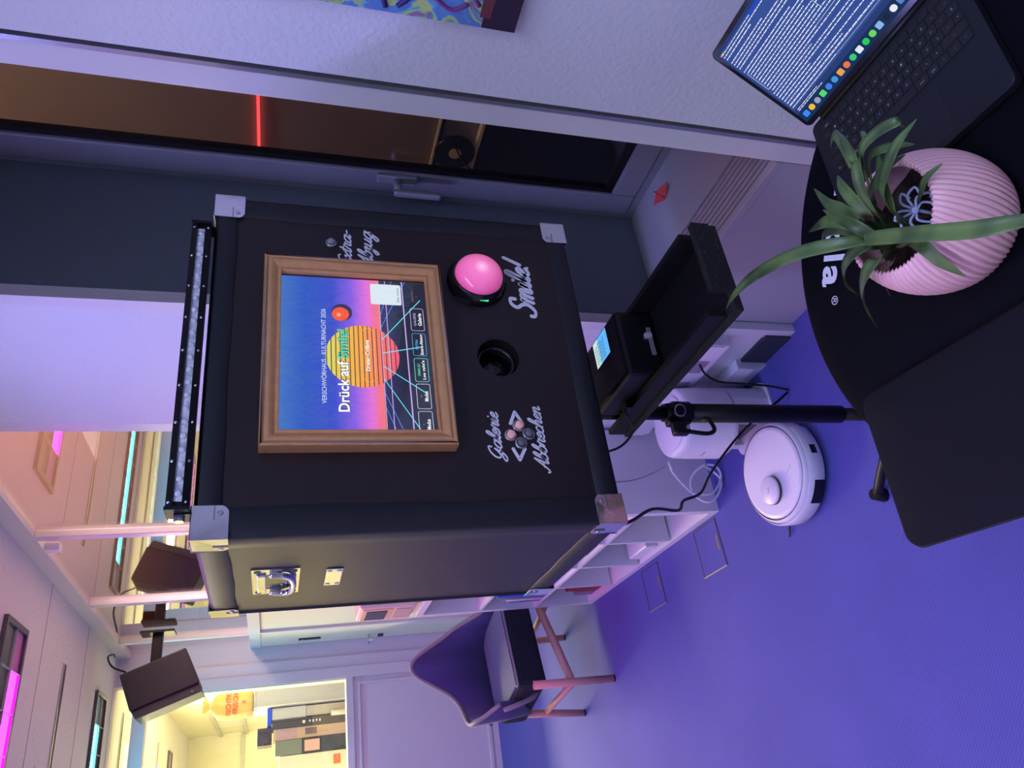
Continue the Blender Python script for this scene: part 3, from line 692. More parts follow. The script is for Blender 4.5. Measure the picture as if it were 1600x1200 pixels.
def line(a, b_, w): 
    d = Vector((b_[0] - a[0], b_[1] - a[1])); n_ = Vector((-d.y, d.x)).normalized() * w / 2
    return ((a[0] + n_.x, a[1] + n_.y), (b_[0] + n_.x, b_[1] + n_.y), (b_[0] - n_.x, b_[1] - n_.y), (a[0] - n_.x, a[1] - n_.y))
cy = emis('grid_cyan', rgb(110, 225, 245)); bl = emis('grid_blue', rgb(88, 150, 250)); lav = emis('grid_lavender', rgb(205, 178, 248)); wh = emis('screen_white', rgb(250, 252, 255), 1.1)
flat('grid_lines_cyan', cy, 3, [line((0.748, 1.4775), (0.841, 1.401), .0018), line((0.720, 1.4775), (0.736, 1.406), .0020), line((0.693, 1.4765), (0.639, 1.404), .0018), line((0.666, 1.4765), (0.568, 1.420), .0016)])
flat('grid_lines_blue', bl, 3, [line((0.775, 1.4775), (0.8822, 1.428), .0012), line((0.802, 1.4775), (0.8822, 1.453), .0012), line((0.638, 1.4765), (0.5605, 1.447), .0012), line((0.61, 1.4765), (0.5605, 1.459), .0011)])
flat('grid_lines_lavender', lav, 4, [line((0.547, 1.464), (0.8822, 1.466), .0014), line((0.547, 1.4312), (0.8822, 1.434), .0022), line((0.547, 1.4765), (0.8822, 1.4782), .0013)])
f = f2(7)
tm = MB(); text_fit(tm, 'VERSCHWÖRHAUS · KULTURNACHT 2026', f, 0.6165, 0.811, 1.5752, 1.5850, bold=.008)
tm.build('title_small', emis('text_pale', rgb(214, 224, 250)), scr, fix=False)
tm = MB(); text_fit(tm, 'Drück auf', f, 0.601, 0.7015, 1.5375, 1.5565, bold=.022); tm.build('title_white', wh, scr, fix=False)
tm = MB(); text_fit(tm, 'Smile!', f, 0.7065, 0.7685, 1.5375, 1.5562, bold=.022); tm.build('title_green', emis('text_mint', rgb(70, 226, 190)), scr, fix=False)
f6 = f2(6)
tm = MB(); text_fit(tm, 'Drück auf', lambda a, b_: f6(a + .0009, b_ - .0009), 0.601, 0.7015, 1.5375, 1.5565, bold=.045); text_fit(tm, 'Smile!', lambda a, b_: f6(a + .0009, b_ - .0009), 0.7065, 0.7685, 1.5375, 1.5562, bold=.045)
tm.build('title_shadow', emis('text_shadow', rgb(40, 45, 70)), scr, fix=False)
def outline(x0, x1, z0, z1, r, w):
    o = rrect(x0, x1, z0, z1, r); i_ = rrect(x0 + w, x1 - w, z0 + w, z1 - w, max(.0005, r - w)); n = len(o)
    return [(o[k], o[(k + 1) % n], i_[(k + 1) % n], i_[k]) for k in range(n)]
flat('pill_outline', emis('pill_line', rgb(250, 214, 130)), 5, outline(0.6595, 0.773, 1.4915, 1.5125, .0103, .0006))
tm = MB(); text_fit(tm, 'Dreier-Collage', f, 0.682, 0.747, 1.4985, 1.5075, bold=.02); tm.build('pill_text', wh, scr, fix=False)
# red button graphic
flat('button_shadow', emis('btn_dark', rgb(62, 52, 92)), 3, polys=[[(0.8055 + .0185 * math.cos(2 * PI * k / 32), 1.5465 + .0185 * math.sin(2 * PI * k / 32)) for k in range(32)]])
flat('button_disc', emis('btn_red', rgb(255, 92, 54)), 4, polys=[[(0.8015 + .0150 * math.cos(2 * PI * k / 32), 1.5490 + .0150 * math.sin(2 * PI * k / 32)) for k in range(32)]])
flat('button_shine', emis('btn_shine', rgb(255, 168, 130)), 5, polys=[[(0.7995 + .0045 * math.cos(2 * PI * k / 20), 1.5520 + .0040 * math.sin(2 * PI * k / 20)) for k in range(20)]])
# white card (its code is left out)
flat('info_card', emis('card_white', rgb(226, 240, 250), 1.0), 5, polys=[rrect(0.827, 0.874, 1.4365, 1.4935, .0035)])
tm = MB(); text_fit(tm, 'Bilder ansehen', f, 0.834, 0.867, 1.4405, 1.4450); tm.build('card_text', emis('card_ink', rgb(70, 90, 110)), scr, fix=False)
# function boxes along the lower edge
boxes = [(0.771, 0.8215, 'GALERIE', 'Galerie', rgb(215, 200, 250), rgb(190, 180, 240)), (0.7165, 0.7655, 'EXTRA', 'Extra-Abzug', rgb(100, 180, 245), rgb(110, 190, 245)),
         (0.662, 0.7115, 'SMILE!', "Los geht's", rgb(120, 235, 215), rgb(80, 225, 160)), (0.6075, 0.658, '-', 'Modus', rgb(228, 228, 240), rgb(215, 220, 235)), (0.5515, 0.603, '-', 'Modus', rgb(228, 228, 240), rgb(215, 220, 235))]
for k, (x0, x1, a, c, c1, c2) in enumerate(boxes):
    flat('function_box', emis('fbox%d' % k, c1), 5, outline(x0, x1, 1.3970, 1.4222, .0038, .0009))
    mid = (x0 + x1) / 2
    tm = MB(); wd = .0021 * max(1, len(a))
    if a == '-': text_fit(tm, a, f, mid - .0012, mid + .0012, 1.4135, 1.4143)
    else: text_fit(tm, a, f, mid - wd / 1.0, mid + wd, 1.4120, 1.4165, bold=.01)
    tm.build('function_key', emis('fkey%d' % k, c2), scr, fix=False)
    tm = MB(); wd = .0020 * len(c); text_fit(tm, c, f, mid - wd, mid + wd, 1.4015, 1.4085, bold=.02); tm.build('function_name', wh, scr, fix=False)
tm = MB(); text_fit(tm, 'ABBRUCH', f, 0.836, 0.862, 1.4130, 1.4172); text_fit(tm, '-', f, 0.847, 0.851, 1.4072, 1.4080); tm.build('function_key', emis('abbruch', rgb(150, 96, 116)), scr, fix=False)
MB().box(0.5605, PX1_, SY - .0036, SY - .0030, 1.389, 1.655).build('cover_glass', glass_mat('screen_glass', 1.0), scr)

# big domed button
bb = MB().lathe([(0.0605, 0.0), (0.0605, -.005), (0.056, -.013), (0.0525, -.021), (0.0495, -.024), (0.0488, -.020)], (0.902, BY0, 1.281), (0, 1, 0), 48).build('big_button', BLACKG, bt)
dm = bpy.data.materials.new('button_dome'); dm.use_nodes = True      # translucent dome with a lamp behind its centre
_nt = dm.node_tree; _b = _nt.nodes['Principled BSDF']; _b.inputs['Base Color'].default_value = (*rgb(248, 110, 175), 1); _b.inputs['Roughness'].default_value = 0.22; _b.inputs['Coat Weight'].default_value = 0.4
_g = _nt.nodes.new('ShaderNodeNewGeometry'); _d = _nt.nodes.new('ShaderNodeVectorMath'); _d.operation = 'DISTANCE'; _d.inputs[1].default_value = (0.902, BY0 - .0495, 1.281)
_nt.links.new(_g.outputs['Position'], _d.inputs[0]); _m = _nt.nodes.new('ShaderNodeMapRange'); _m.inputs['From Min'].default_value = 0.0; _m.inputs['From Max'].default_value = 0.055; _nt.links.new(_d.outputs['Value'], _m.inputs['Value'])
_r = _nt.nodes.new('ShaderNodeValToRGB'); _r.color_ramp.elements[0].position = 0.05; _r.color_ramp.elements[0].color = (1.0, 0.62, 0.80, 1); _r.color_ramp.elements[1].position = 1.0; _r.color_ramp.elements[1].color = (0.42, 0.045, 0.17, 1)
_e = _r.color_ramp.elements.new(0.30); _e.color = (0.85, 0.20, 0.44, 1); _nt.links.new(_m.outputs[0], _r.inputs[0]); _nt.links.new(_r.outputs[0], _b.inputs['Emission Color']); _b.inputs['Emission Strength'].default_value = 0.75
MB().lathe([(0.0485, -.019), (0.0480, -.026), (0.045, -.033), (0.039, -.0395), (0.030, -.0445), (0.020, -.0475), (0.010, -.049), (0.0001, -.0495)], (0.902, BY0, 1.281), (0, 1, 0), 48).build('dome', dm, bb)
MB().box(0.846, 0.856, BY0 - .0145, BY0 - .0115, 1.266, 1.283).build('indicator', emis('indicator_green', (0.05, 0.9, 0.25), 1.0), bb)
# small push buttons
def push(x, z, lit=None, r=0.0085):
    o = MB().lathe([(r * 1.35, 0), (r * 1.35, -.003), (r * 1.15, -.005), (r, -.004)], (x, BY0, z), (0, 1, 0), 24).build('push_button', STEEL, bt)
    MB().lathe([(r * .85, -.003), (r * .85, -.009), (r * .7, -.0105), (0.0001, -.011)], (x, BY0, z), (0, 1, 0), 24).build('plunger', lit or STEEL, o)
WARM = mat('plunger_warm', (0.72, 0.50, 0.44), 0.4, emit=rgb(190, 110, 95), strength=0.35)
GREYB = mat('plunger_grey', (0.20, 0.19, 0.21), 0.4, 0.4)
push(0.5605, 1.258, WARM); push(0.579, 1.2405, WARM); push(0.545, 1.2405, GREYB); push(0.563, 1.2235, GREYB); push(0.974, 1.562, mat('plunger_lilac', (0.35, 0.34, 0.40), 0.4, 0.3), 0.0075)
# brush lettering on the front
fb = lambda a, b_, e=0.0: (a, BY0 - .0008 - e, b_)
def word(body, a0, a1, b0, size, width, slant=.36):
    script_text(MB(), body, fb, a0, a1, b0, size, width, slant)
    mb = MB(); script_text(mb, body, fb, a0, a1, b0, size, width, slant); o = mb.build('lettering', DECAL, bt, fix=False); o['label'] = 'lavender brush lettering ' + body
word('Galerie', 0.511, 0.6075, 1.2765, .0125, .0030)
word('Abbrechen', 0.488, 0.620, 1.194, .0130, .0029)
word('Smile!', 0.824, 0.970, 1.167, .0250, .0072, .30)
word('Extra-', 0.922, 1.010, 1.524, .0125, .0031)
word('Abzug', 0.918, 1.012, 1.484, .0140, .0033)
for pts, nm in (([(0.5345, 1.2565), (0.513, 1.247), (0.5345, 1.2345)], 'arrow_left'), ([(0.5845, 1.2545), (0.608, 1.2435), (0.5845, 1.2315)], 'arrow_right')):
    mb = MB()
    for a, c in ((0, 1), (1, 2)):
        q = line(pts[a], pts[c], .0062); mb.add([fb(*x) for x in q], [(0, 1, 2, 3)])
    for p in pts: mb.add([fb(p[0] + .0031 * math.cos(2 * PI * k / 12), p[1] + .0031 * math.sin(2 * PI * k / 12), .00005) for k in range(12)], [tuple(range(12))])
    mb.build('arrow_sign', DECAL, bt, fix=False)

# chrome handle dish and plate on the left side
hp = MB(); y0, y1, z0, z1 = 1.302, 1.452, 1.612, 1.692; iy0, iy1, iz0, iz1 = 1.330, 1.420, 1.630, 1.668
for a in ((y0, y1, z0, iz0), (y0, y1, iz1, z1), (y0, iy0, iz0, iz1), (iy1, y1, iz0, iz1)): hp.box(BX0 - .003, BX0 - .0002, *a)
ho = hp.build('handle_dish', CHROME, bt)
MB().box(BX0 - .0022, BX0 - .0004, iy0, iy1, iz0, iz1).build('recess', BLACKG, ho)
MB().tube([(BX0 - .006, 1.322, 1.662), (BX0 - .009, 1.322, 1.640), (BX0 - .010, 1.336, 1.626), (BX0 - .010, 1.376, 1.622), (BX0 - .010, 1.416, 1.626), (BX0 - .009, 1.430, 1.640), (BX0 - .006, 1.430, 1.662)], .0055, 10).build('bail', CHROME, ho)
MB().box(BX0 - .008, BX0 - .003, 1.326, 1.426, 1.668, 1.684, b=.002).build('hinge', CHROME, ho)
for y in (y0 + .012, y1 - .012):
    for z in (z0 + .010, z1 - .010): MB().cyl((BX0 - .0042, y, z), (BX0 - .003, y, z), .006, n=12).build('screw', DARKG, ho)
po = MB().box(BX0 - .003, BX0 - .0002, 1.320, 1.420, 1.538, 1.567, b=.001).build('chrome_plate', CHROME, bt)
for y in (1.330, 1.410):
    for z in (1.544, 1.561): MB().cyl((BX0 - .0042, y, z), (BX0 - .003, y, z), .0042, n=12).build('screw', STEEL, po)

# LED light bar on the top front edge
LB = BY0 - 0.012
lbz0, lbz1 = 1.776, 1.8085
lb = MB()
lb.poly([(LB + .028, lbz0 + .002), (LB - .004, lbz0), (LB - .010, lbz0 + .0095), (LB - .004, lbz0 + .0105), (LB - .004, lbz1 - .0105), (LB - .010, lbz1 - .0095), (LB - .004, lbz1), (LB + .028, lbz1 - .002)], lambda a, b_, t: (t, a, b_), 0.434, 0.984)
lo = lb.build('light_bar', BLACK, bt)
def lensm():
    m = bpy.data.materials.new('bar_lens'); m.use_nodes = True; nt = m.node_tree; b_ = nt.nodes['Principled BSDF']
    tc = nt.nodes.new('ShaderNodeTexCoord'); n = nt.nodes.new('ShaderNodeTexNoise'); n.inputs['Scale'].default_value = 70; nt.links.new(tc.outputs['Object'], n.inputs['Vector'])
    r = nt.nodes.new('ShaderNodeValToRGB'); r.color_ramp.elements[0].color = (0.48, 0.48, 0.55, 1); r.color_ramp.elements[1].color = (0.85, 0.85, 0.92, 1); r.color_ramp.elements[0].position = .35; r.color_ramp.elements[1].position = .6
    nt.links.new(n.outputs['Fac'], r.inputs[0]); nt.links.new(r.outputs[0], b_.inputs['Base Color']); b_.inputs['Roughness'].default_value = .2; b_.inputs['Coat Weight'].default_value = .5
    return m
BL = lensm()
MB().box(0.446, 0.972, LB - .0052, LB - .0030, lbz0 + .010, lbz1 - .010).build('lens_strip', BL, lo)
cupm = MB().lathe([(.0058, 0), (.0052, -.0012), (.0035, -.0022), (.0001, -.0026)], (0, 0, 0), (0, 1, 0), 16)
c0 = None
for k in range(22):
    x = 0.458 + k * 0.0239
    if c0 is None: c0 = cupm.build('lens_cup', BL, lo, local=True)
    o = c0 if k == 0 else c0.copy()
    if k: COL.objects.link(o)
    o.location = Vector((x, LB - .0052, (lbz0 + lbz1) / 2)) - parent_world(lo)
sc0 = None
scm = MB().lathe([(.0026, 0), (.0022, -.0012), (.0001, -.0015)], (0, 0, 0), (0, 1, 0), 10)
for k in range(9):
    for z in (lbz0 + .0045, lbz1 - .0045):
        if sc0 is None: sc0 = scm.build('screw', CHROME, lo, local=True); o = sc0
        else: o = sc0.copy(); COL.objects.link(o)
        o.location = Vector((0.444 + k * 0.0662, LB - .0075, z)) - parent_world(lo)
for sx, x in ((-1, 0.434), (1, 0.984)):
    MB().box(x - .003, x + .003, LB - .012, LB + .030, lbz0 - .001, lbz1 + .001, b=.001).build('end_cap', BLACK, lo)
    MB().cyl((x, LB + .012, 1.790), (x + sx * .014, LB + .012, 1.790), .008, n=6, smooth=False).build('bolt', STEEL, lo)
    br = MB(); br.box(x + sx * .003 - .002, x + sx * .003 + .002, LB + .004, LB + .036, 1.7725, 1.797); br.box(x - .012, x + .012, LB + .016, LB + .040, 1.7725, 1.776); br.build('bracket', BLACK, lo)

# ------------------------------------------------------------------ stand below the booth
sd = thing('speaker_stand', (0.73, 1.36, 0), 'black tripod stand pole carrying the photo booth', 'stand')
PXY = (0.73, 1.36)
MB().cyl((*PXY, 0.30), (*PXY, 0.765), 0.0225, n=28).build('lower_tube', BLACK, sd)
MB().cyl((*PXY, 0.74), (*PXY, BZ0 - .014), 0.0165, n=24).build('upper_tube', BLACK, sd)
MB().cyl((*PXY, BZ0 - .014), (*PXY, BZ0 - .004), 0.075, n=32).build('top_plate', BLACK, sd)
ck = MB(); ck.cyl((*PXY, 0.735), (*PXY, 0.775), 0.0275, n=24); ck.cyl((*PXY, 0.775), (*PXY, 0.800), 0.0255, 0.021, n=24)
ck.box(PXY[0] - .032, PXY[0] - .005, PXY[1] - .014, PXY[1] + .014, 0.738, 0.795, b=.004)
co = ck.build('clamp_collar', BLACK, sd)
dv = Vector((-0.30, -0.95, 0)).normalized(); kp = Vector((*PXY, 0.775))
MB().cyl(kp + dv * .022, kp + dv * .036, .0155, n=20).build('clamp_knob', BLACK, co)
MB().lathe([(.0118, .0365), (.0134, .0370), (.0150, .0362)], kp, dv, 28).build('knob_ring', STEEL, co)
lk = MB(); lk.box(0.662, 0.692, 1.325, 1.350, 0.760, 0.800, b=.006); lk.build('tightening_lever', BLACK, co)
MB().tube([(0.672, 1.335, 0.775), (0.664, 1.33, 0.745), (0.662, 1.33, 0.715), (0.674, 1.335, 0.694), (0.700, 1.345, 0.692), (0.712, 1.35, 0.704)], .0052, 8).build('strap', BLACK, co)
MB().cyl((0.674, 1.323, 0.770), (0.674, 1.318, 0.770), .0045, n=12).build('rivet', STEEL, co)
for k, a in enumerate((115, 235, 355)):
    t = math.radians(a); d = Vector((math.cos(t), math.sin(t), 0)); base = Vector((*PXY, 0))
    L = .29
    lg = MB().tube([base + d * .02 + Vector((0, 0, .115)), base + d * .15 + Vector((0, 0, .075)), base + d * L + Vector((0, 0, .022))], .0135, 10, sub=3).build('leg', BLACK, sd)
    MB().cyl(base + d * (L - .004), base + d * (L - .008) + Vector((0, 0, .040)), .021, .016, n=14).build('rubber_foot', BLACK, lg)
MB().cyl((*PXY, 0.06), (*PXY, 0.30), 0.0165, n=18).build('centre_tube', BLACK, sd)
MB().cyl((*PXY, 0.085), (*PXY, 0.145), 0.036, n=22).build('leg_hub', BLACK, sd)

# printer tray: open shallow box of speckled black board
SPECK = bpy.data.materials.new('speckled_board'); SPECK.use_nodes = True
_nt = SPECK.node_tree; _bs = _nt.nodes['Principled BSDF']; _tc = _nt.nodes.new('ShaderNodeTexCoord'); _vo = _nt.nodes.new('ShaderNodeTexNoise'); _vo.inputs['Scale'].default_value = 260
_nt.links.new(_tc.outputs['Object'], _vo.inputs['Vector']); _rp = _nt.nodes.new('ShaderNodeValToRGB'); _rp.color_ramp.elements[0].position = .66; _rp.color_ramp.elements[0].color = (.005, .005, .006, 1); _rp.color_ramp.elements[1].position = .72; _rp.color_ramp.elements[1].color = (.14, .13, .10, 1)
_nt.links.new(_vo.outputs['Fac'], _rp.inputs[0]); _nt.links.new(_rp.outputs[0], _bs.inputs['Base Color']); _bs.inputs['Roughness'].default_value = .8
TX0, TX1, TY0, TY1, TZ = 0.684, 0.876, 0.892, 1.392, 0.880
TB = mat('tray_board', (0.006, 0.005, 0.007), 0.6, spec=0.3)
tf = bx('printer_tray', SPECK, sd, TX0, TX1, TY0, TY1, TZ, TZ + .014)
tf['label'] = 'black open tray with a speckled raw edge'
bx('tray_liner', TB, tf, TX0 + .018, TX1 - .012, TY0 + .014, TY1, TZ + .0141, TZ + .0149)
bx('side_rail', TB, tf, TX0 + .006, TX0 + .018, TY0 + .03, TY1, TZ + .014, TZ + .052)
bx('side_rail', TB, tf, TX1 - .012, TX1, TY0 + .03, TY1, TZ + .014, TZ + .062)
bx('front_board', SPECK, tf, TX0 + .045, TX1 + .004, TY0, TY0 + .014, TZ + .014, TZ + .050)

# photo printer in the tray
pr = thing('photo_printer', (0.79, 1.24, TZ + .014), 'black compact photo printer with a lit blue display in the tray', 'printer')
PRX0, PRX1, PRY0, PRY1, PRZ0, PRZ1 = 0.706, 0.8625, 1.150, 1.334, TZ + .015, 0.985
bd = MB().box(PRX0, PRX1, PRY0, PRY1, PRZ0, PRZ1, b=.010).build('printer_body', BLACK, pr)
MB().box(PRX0 + .012, PRX1 - .010, PRY0 - .002, PRY0 + .002, PRZ0 + .012, PRZ0 + .040).build('paper_slot', BLACKG, bd)
MB().box(PRX0 + .045, PRX1 - .045, PRY0 - .006, PRY0, PRZ0 + .018, PRZ0 + .026).build('cassette_latch', mat('latch_grey', (0.18, 0.17, 0.20), 0.4), bd)
MB().box(PRX0 + .085, PRX0 + .096, PRY0 - .010, PRY0 - .002, PRZ0 + .020, PRZ0 + .034).build('card_tab', mat('tab_lilac', (0.45, 0.43, 0.5), 0.4), bd)
ps = MB().box(0.788, 0.8535, 1.198, 1.2735, PRZ1, PRZ1 + .0012).build('display', BLACKG, pr)
sm = emis_ramp('printer_screen', 1, 1.196, 1.276, [(0.0, rgb(95, 175, 240)), (0.62, rgb(95, 180, 245)), (0.64, rgb(190, 220, 215)), (1.0, rgb(200, 225, 220))], 1.1)
MB().quad((0.7895, 1.1995, PRZ1 + .0016), (0.852, 1.1995, PRZ1 + .0016), (0.852, 1.272, PRZ1 + .0016), (0.7895, 1.272, PRZ1 + .0016)).build('display_picture', sm, ps, fix=False)
mb = MB(); rnd = random.Random(3)
for k in range(7):
    y = 1.262 - k * .0072; x = .795
    while x < .838:
        l = rnd.uniform(.003, .009); mb.box(x, min(x + l, .846), y, y + .0022, PRZ1 + .0018, PRZ1 + .0020); x += l + .0018
mb.build('display_text', emis('printer_ink', rgb(60, 95, 130)), ps)
cbx = MB().tube([(0.690, 1.27, 0.940), (0.682, 1.265, 0.950), (0.664, 1.262, 0.945), (0.645, 1.285, 0.930), (0.625, 1.33, 0.955), (0.640, 1.40, 1.02), (0.66, 1.47, 1.072)], .0028, 8).build('usb_cable', mat('braid', (0.05, 0.05, 0.055), 0.6, bump=(900, .8)), None)
tag(cbx, 'thin braided black cable from the printer up to the booth', 'cable')
MB().box(0.688, 0.7055, 1.258, 1.282, 0.934, 0.946).build('plug', BLACK, cbx)

# ================================================================== table with cloth, sleeve, laptop, plant
TC = (0.600, 0.4955); TR = 0.389; TZT = 0.765
tb = thing('bar_table', (TC[0], TC[1], 0), 'round table under a tight black printed cloth, laptop and plant on it', 'table')
prof = [(0.0001, TZT)] + [(TR * k / 12, TZT) for k in range(1, 12)] + [(TR - .006, TZT), (TR - .001, TZT - .003), (TR, TZT - .010), (TR - .001, TZT - .022), (TR - .02, TZT - .05), (TR - .10, TZT - .22), (TR - .19, TZT - .45), (TR - .20, TZT - .60), (TR - .12, 0.06), (TR - .06, 0.02)]
MB().lathe([(r, z) for r, z in prof], (TC[0], TC[1], 0), (0, 0, 1), 96).build('cloth', CLOTH, tb)
MB().cyl((TC[0], TC[1], 0.03), (TC[0], TC[1], TZT - .02), .035, n=20).build('column', BLACK, tb)
MB().cyl((TC[0], TC[1], 0.0), (TC[0], TC[1], 0.03), .30, .28, n=40).build('foot_plate', BLACK, tb)
# print on the cloth: reads from the far side of the table, following the rim a little
def rim_text(body, a0, a1, b0, b1, bold):
    """text frame: a runs towards -x (as read from the far side), b towards the camera"""
    O = Vector((0.713, 0.806)); th = math.radians(144.7); a0, a1, b0, b1 = [1.4 * q for q in (a0, a1, b0, b1)]   # reading direction
    ux = Vector((math.cos(th), math.sin(th)))
    uy = Vector((-ux.y, ux.x))
    f = lambda a, b_: tuple((*(O + ux * a + uy * b_), TZT + .0012))
    mb = MB(); text_fit(mb, body, f, a0, a1, b0, b1, bold); return mb
PRINT = mat('print_lavender', rgb(232, 230, 245), 0.7)
LW = [('f', -.205, -.188, 0, .036), ('r', -.186, -.172, 0, .024), ('i', -.167, -.160, 0, .034), ('t', -.154, -.139, 0, .032), ('z', -.136, -.112, 0, .024), ('-', -.104, -.088, .009, .014), ('k', -.080, -.052, 0, .035), ('o', -.048, -.022, 0, .025), ('l', -.017, -.010, 0, .035), ('a', -.004, .021, 0, .025), ('®', .032, .043, .019, .030)]
for ch, a0, a1, b0, b1 in LW:
    o = rim_text(ch, a0, a1, b0, b1, .03 if ch != '®' else 0.0).build('printed_letter', PRINT, tb, fix=False)
    o['label'] = 'printed letter ' + ch

# black padded sleeve hanging over the table edge
slv = thing('laptop_sleeve', (0.335, 0.655, TZT + .0015), 'flat black padded sleeve overhanging the left edge of the round table', 'sleeve', rot=math.radians(-5))
def pillow(w_, l_, h, r, top=0.004, n=8):
    mb = MB(); o = rrect(-w_ / 2, w_ / 2, -l_ / 2, l_ / 2, r, 6); k = len(o)
    rings = []
    for s_, z in ((.97, 0), (1.0, h * .35), (1.0, h * .6), (.985, h * .9), (.95, h), (.6, h + top), (.2, h + top * 1.2)):
        rings.append([(x * s_ if s_ < .9 else x - (1 - s_) * w_ / 2 * (1 if x > 0 else -1), y * s_ if s_ < .9 else y - (1 - s_) * w_ / 2 * (1 if y > 0 else -1), z) for x, y in o])
    vs = [p for r_ in rings for p in r_]
    fs = [(i * k + j, i * k + (j + 1) % k, (i + 1) * k + (j + 1) % k, (i + 1) * k + j) for i in range(len(rings) - 1) for j in range(k)]
    fs += [tuple(range(k - 1, -1, -1)), tuple(range((len(rings) - 1) * k, len(rings) * k))]
    return mb.add(vs, fs, True)
pillow(.238, .355, .022, .022).build('padding', SLEEVE, slv, local=True)
o = rrect(-.1185, .1185, -.177, .177, .022, 6)
MB().tube([(x, y, .012) for x, y in o] + [(o[0][0], o[0][1], .012)], .0022, 6, sub=1).build('seam', BLACK, slv, local=True)

# laptop ---------------------------------------------------------------
LTH = math.radians(-94.5)
lp = thing('laptop', (0.7126, 0.7133, TZT + .003), 'dark open laptop with a lit text screen on the round table', 'laptop', rot=LTH)
LWD, LDP = .3126, .2212
LM = mat('laptop_shell', (0.022, 0.023, 0.032), 0.45, 0.5)
o = rrect(0, LWD, 0, LDP, .012, 6)
MB().poly(o, lambda a, b_, t: (a, b_, t), 0.001, .0145).build('base', LM, lp, local=True, bevel=.0012)
MB().poly(rrect(.0165, LWD - .0165, .1015, .2065, .004), lambda a, b_, t: (a, b_, t), .0145, .0148).build('keyboard_well', mat('key_well', (0.006, 0.006, 0.008), 0.6), lp, local=True)
MB().poly(rrect(.0915, .2215, .010, .090, .004), lambda a, b_, t: (a, b_, t), .0145, .0147).build('trackpad', mat('trackpad', (0.027, 0.028, 0.036), 0.35, 0.5), lp, local=True)
MB().cyl((.03, LDP - .003, .015), (LWD - .03, LDP - .003, .015), .0055, n=14).build('hinge', BLACK, lp, local=True)
KM = mat('keycap', (0.011, 0.011, 0.014), 0.5); LEG = mat('key_legend', (0.42, 0.42, 0.50), 0.5)
rows = [
 (['esc'] + ['F%d' % i for i in range(1, 13)] + [' '], [1.5] + [1] * 12 + [1.0], .86),
 (list('^1234567890ß´') + ['<'], [1] * 13 + [1.5], 1),
 (['>'] + list('QWERTZUIOPÜ+') + ['R'], [1.5] + [1] * 12 + [1.0], 1),
 (['='] + list('ASDFGHJKLÖÄ#') + ['_'], [1.75] + [1] * 12 + [.75], 1),
 (['^', '<'] + list('YXCVBNM,.-') + ['^'], [1.25, 1] + [1] * 10 + [2.25], 1),
 (['fn', 'ctrl', 'alt', 'cmd', ' ', 'cmd', 'alt', '<', '^', '>'], [1, 1, 1, 1.25, 5.0, 1.25, 1, 1, 1, 1], 1)]
U = (LWD - .037) / 14.5
kcache = {}; gcache = {}
y = .2052
for ri, (keys, ws, hh) in enumerate(rows):
    h = .0177 * hh; x = .0185; y -= h
    for kk, wd in zip(keys, ws):
        key = (round(wd, 2), hh)
        if key not in kcache:
            me = MB().poly(rrect(.0008, wd * U - .0008, .0008, h - .0008, .0018, 2), lambda a, b_, t: (a, b_, t), 0, .0010).build('key', KM, lp, local=True)
            kcache[key] = me; ko = me
        else:
            ko = kcache[key].copy(); COL.objects.link(ko)
            
        ko.location = (x, y, .0148)
        if kk.strip() and ri > 0 or kk == 'esc':
            if (kk, wd) not in gcache:
                mb = MB(); s_ = .0042; ww = .0030 * max(1, len(kk) * .8)
                if kk in '.,-´^_=+#<>': ww *= .5; s_ *= .5
                text_fit(mb, kk, lambda a, b_: (a, b_, .0011), wd * U / 2 - ww / 2, wd * U / 2 + ww / 2, h / 2 - s_ / 2, h / 2 + s_ / 2)
                gl_ = mb.build('key_legend', LEG, ko, local=True, fix=False); gcache[(kk, wd)] = gl_
            else:
                gl_ = gcache[(kk, wd)].copy(); COL.objects.link(gl_); gl_.parent = ko
        x += wd * U
# lid, local frame: u along the width, v up the lid
TILT = math.radians(41)
lv = Vector((0, math.sin(TILT), math.cos(TILT))); ln = Vector((0, -math.cos(TILT), math.sin(TILT))); lo_ = Vector((0, LDP - .001, .014))
LF = lambda a, b_, t=0.0: tuple(lo_ + Vector((a, 0, 0)) + lv * b_ + ln * t)
o = rrect(0, LWD, .004, .2165, .011, 6)
lid = MB().poly(o, lambda a, b_, t: LF(a, b_, t), -.0045, 0.0).build('lid', LM, lp, local=True)
MB().poly(rrect(.0015, LWD - .0015, .005, .215, .010, 6), lambda a, b_, t: LF(a, b_, t), 0, .0004).build('bezel', BLACKG, lid, local=True)
SX, SY0_, SYT = .0065, .0135, .2085
scl = MB().poly(rrect(SX, LWD - SX, SY0_, SYT, .005, 4), lambda a, b_, t: LF(a, b_, t), .0004, .0006).build('laptop_screen', emis('desk_blue', rgb(44, 62, 118), 1.0), lp, local=True)
def lq(mb, a0, a1, b0, b1, t): mb.add([LF(a0, b0, t), LF(a1, b0, t), LF(a1, b1, t), LF(a0, b1, t)], [(0, 1, 2, 3)])
w1 = MB(); lq(w1, SX + .003, LWD - .03, SY0_ + .030, SYT - .0062, .0008); w1.build('terminal_window', emis('term_blue', rgb(56, 80, 150), 1.0), scl, local=True, fix=False)
w1 = MB(); lq(w1, SX + .085, LWD - .03, SYT - .012, SYT - .0065, .0009); w1.build('title_bar', emis('bar_blue', rgb(38, 74, 190), 1.0), scl, local=True, fix=False)
w1 = MB(); lq(w1, SX, LWD - SX, SY0_, SY0_ + .0205, .0007); w1.build('dock_bar', emis('dock_navy', rgb(26, 50, 92), 1.0), scl, local=True, fix=False)
txt = MB(); rnd = random.Random(11)
def textline(x0, x1, yb, h=.0016, gap=.0013):
    x = x0
    while x < x1:
        l = rnd.uniform(.0025, .011); lq(txt, x, min(x + l, x1), yb, yb + h, .0011); x += l + gap
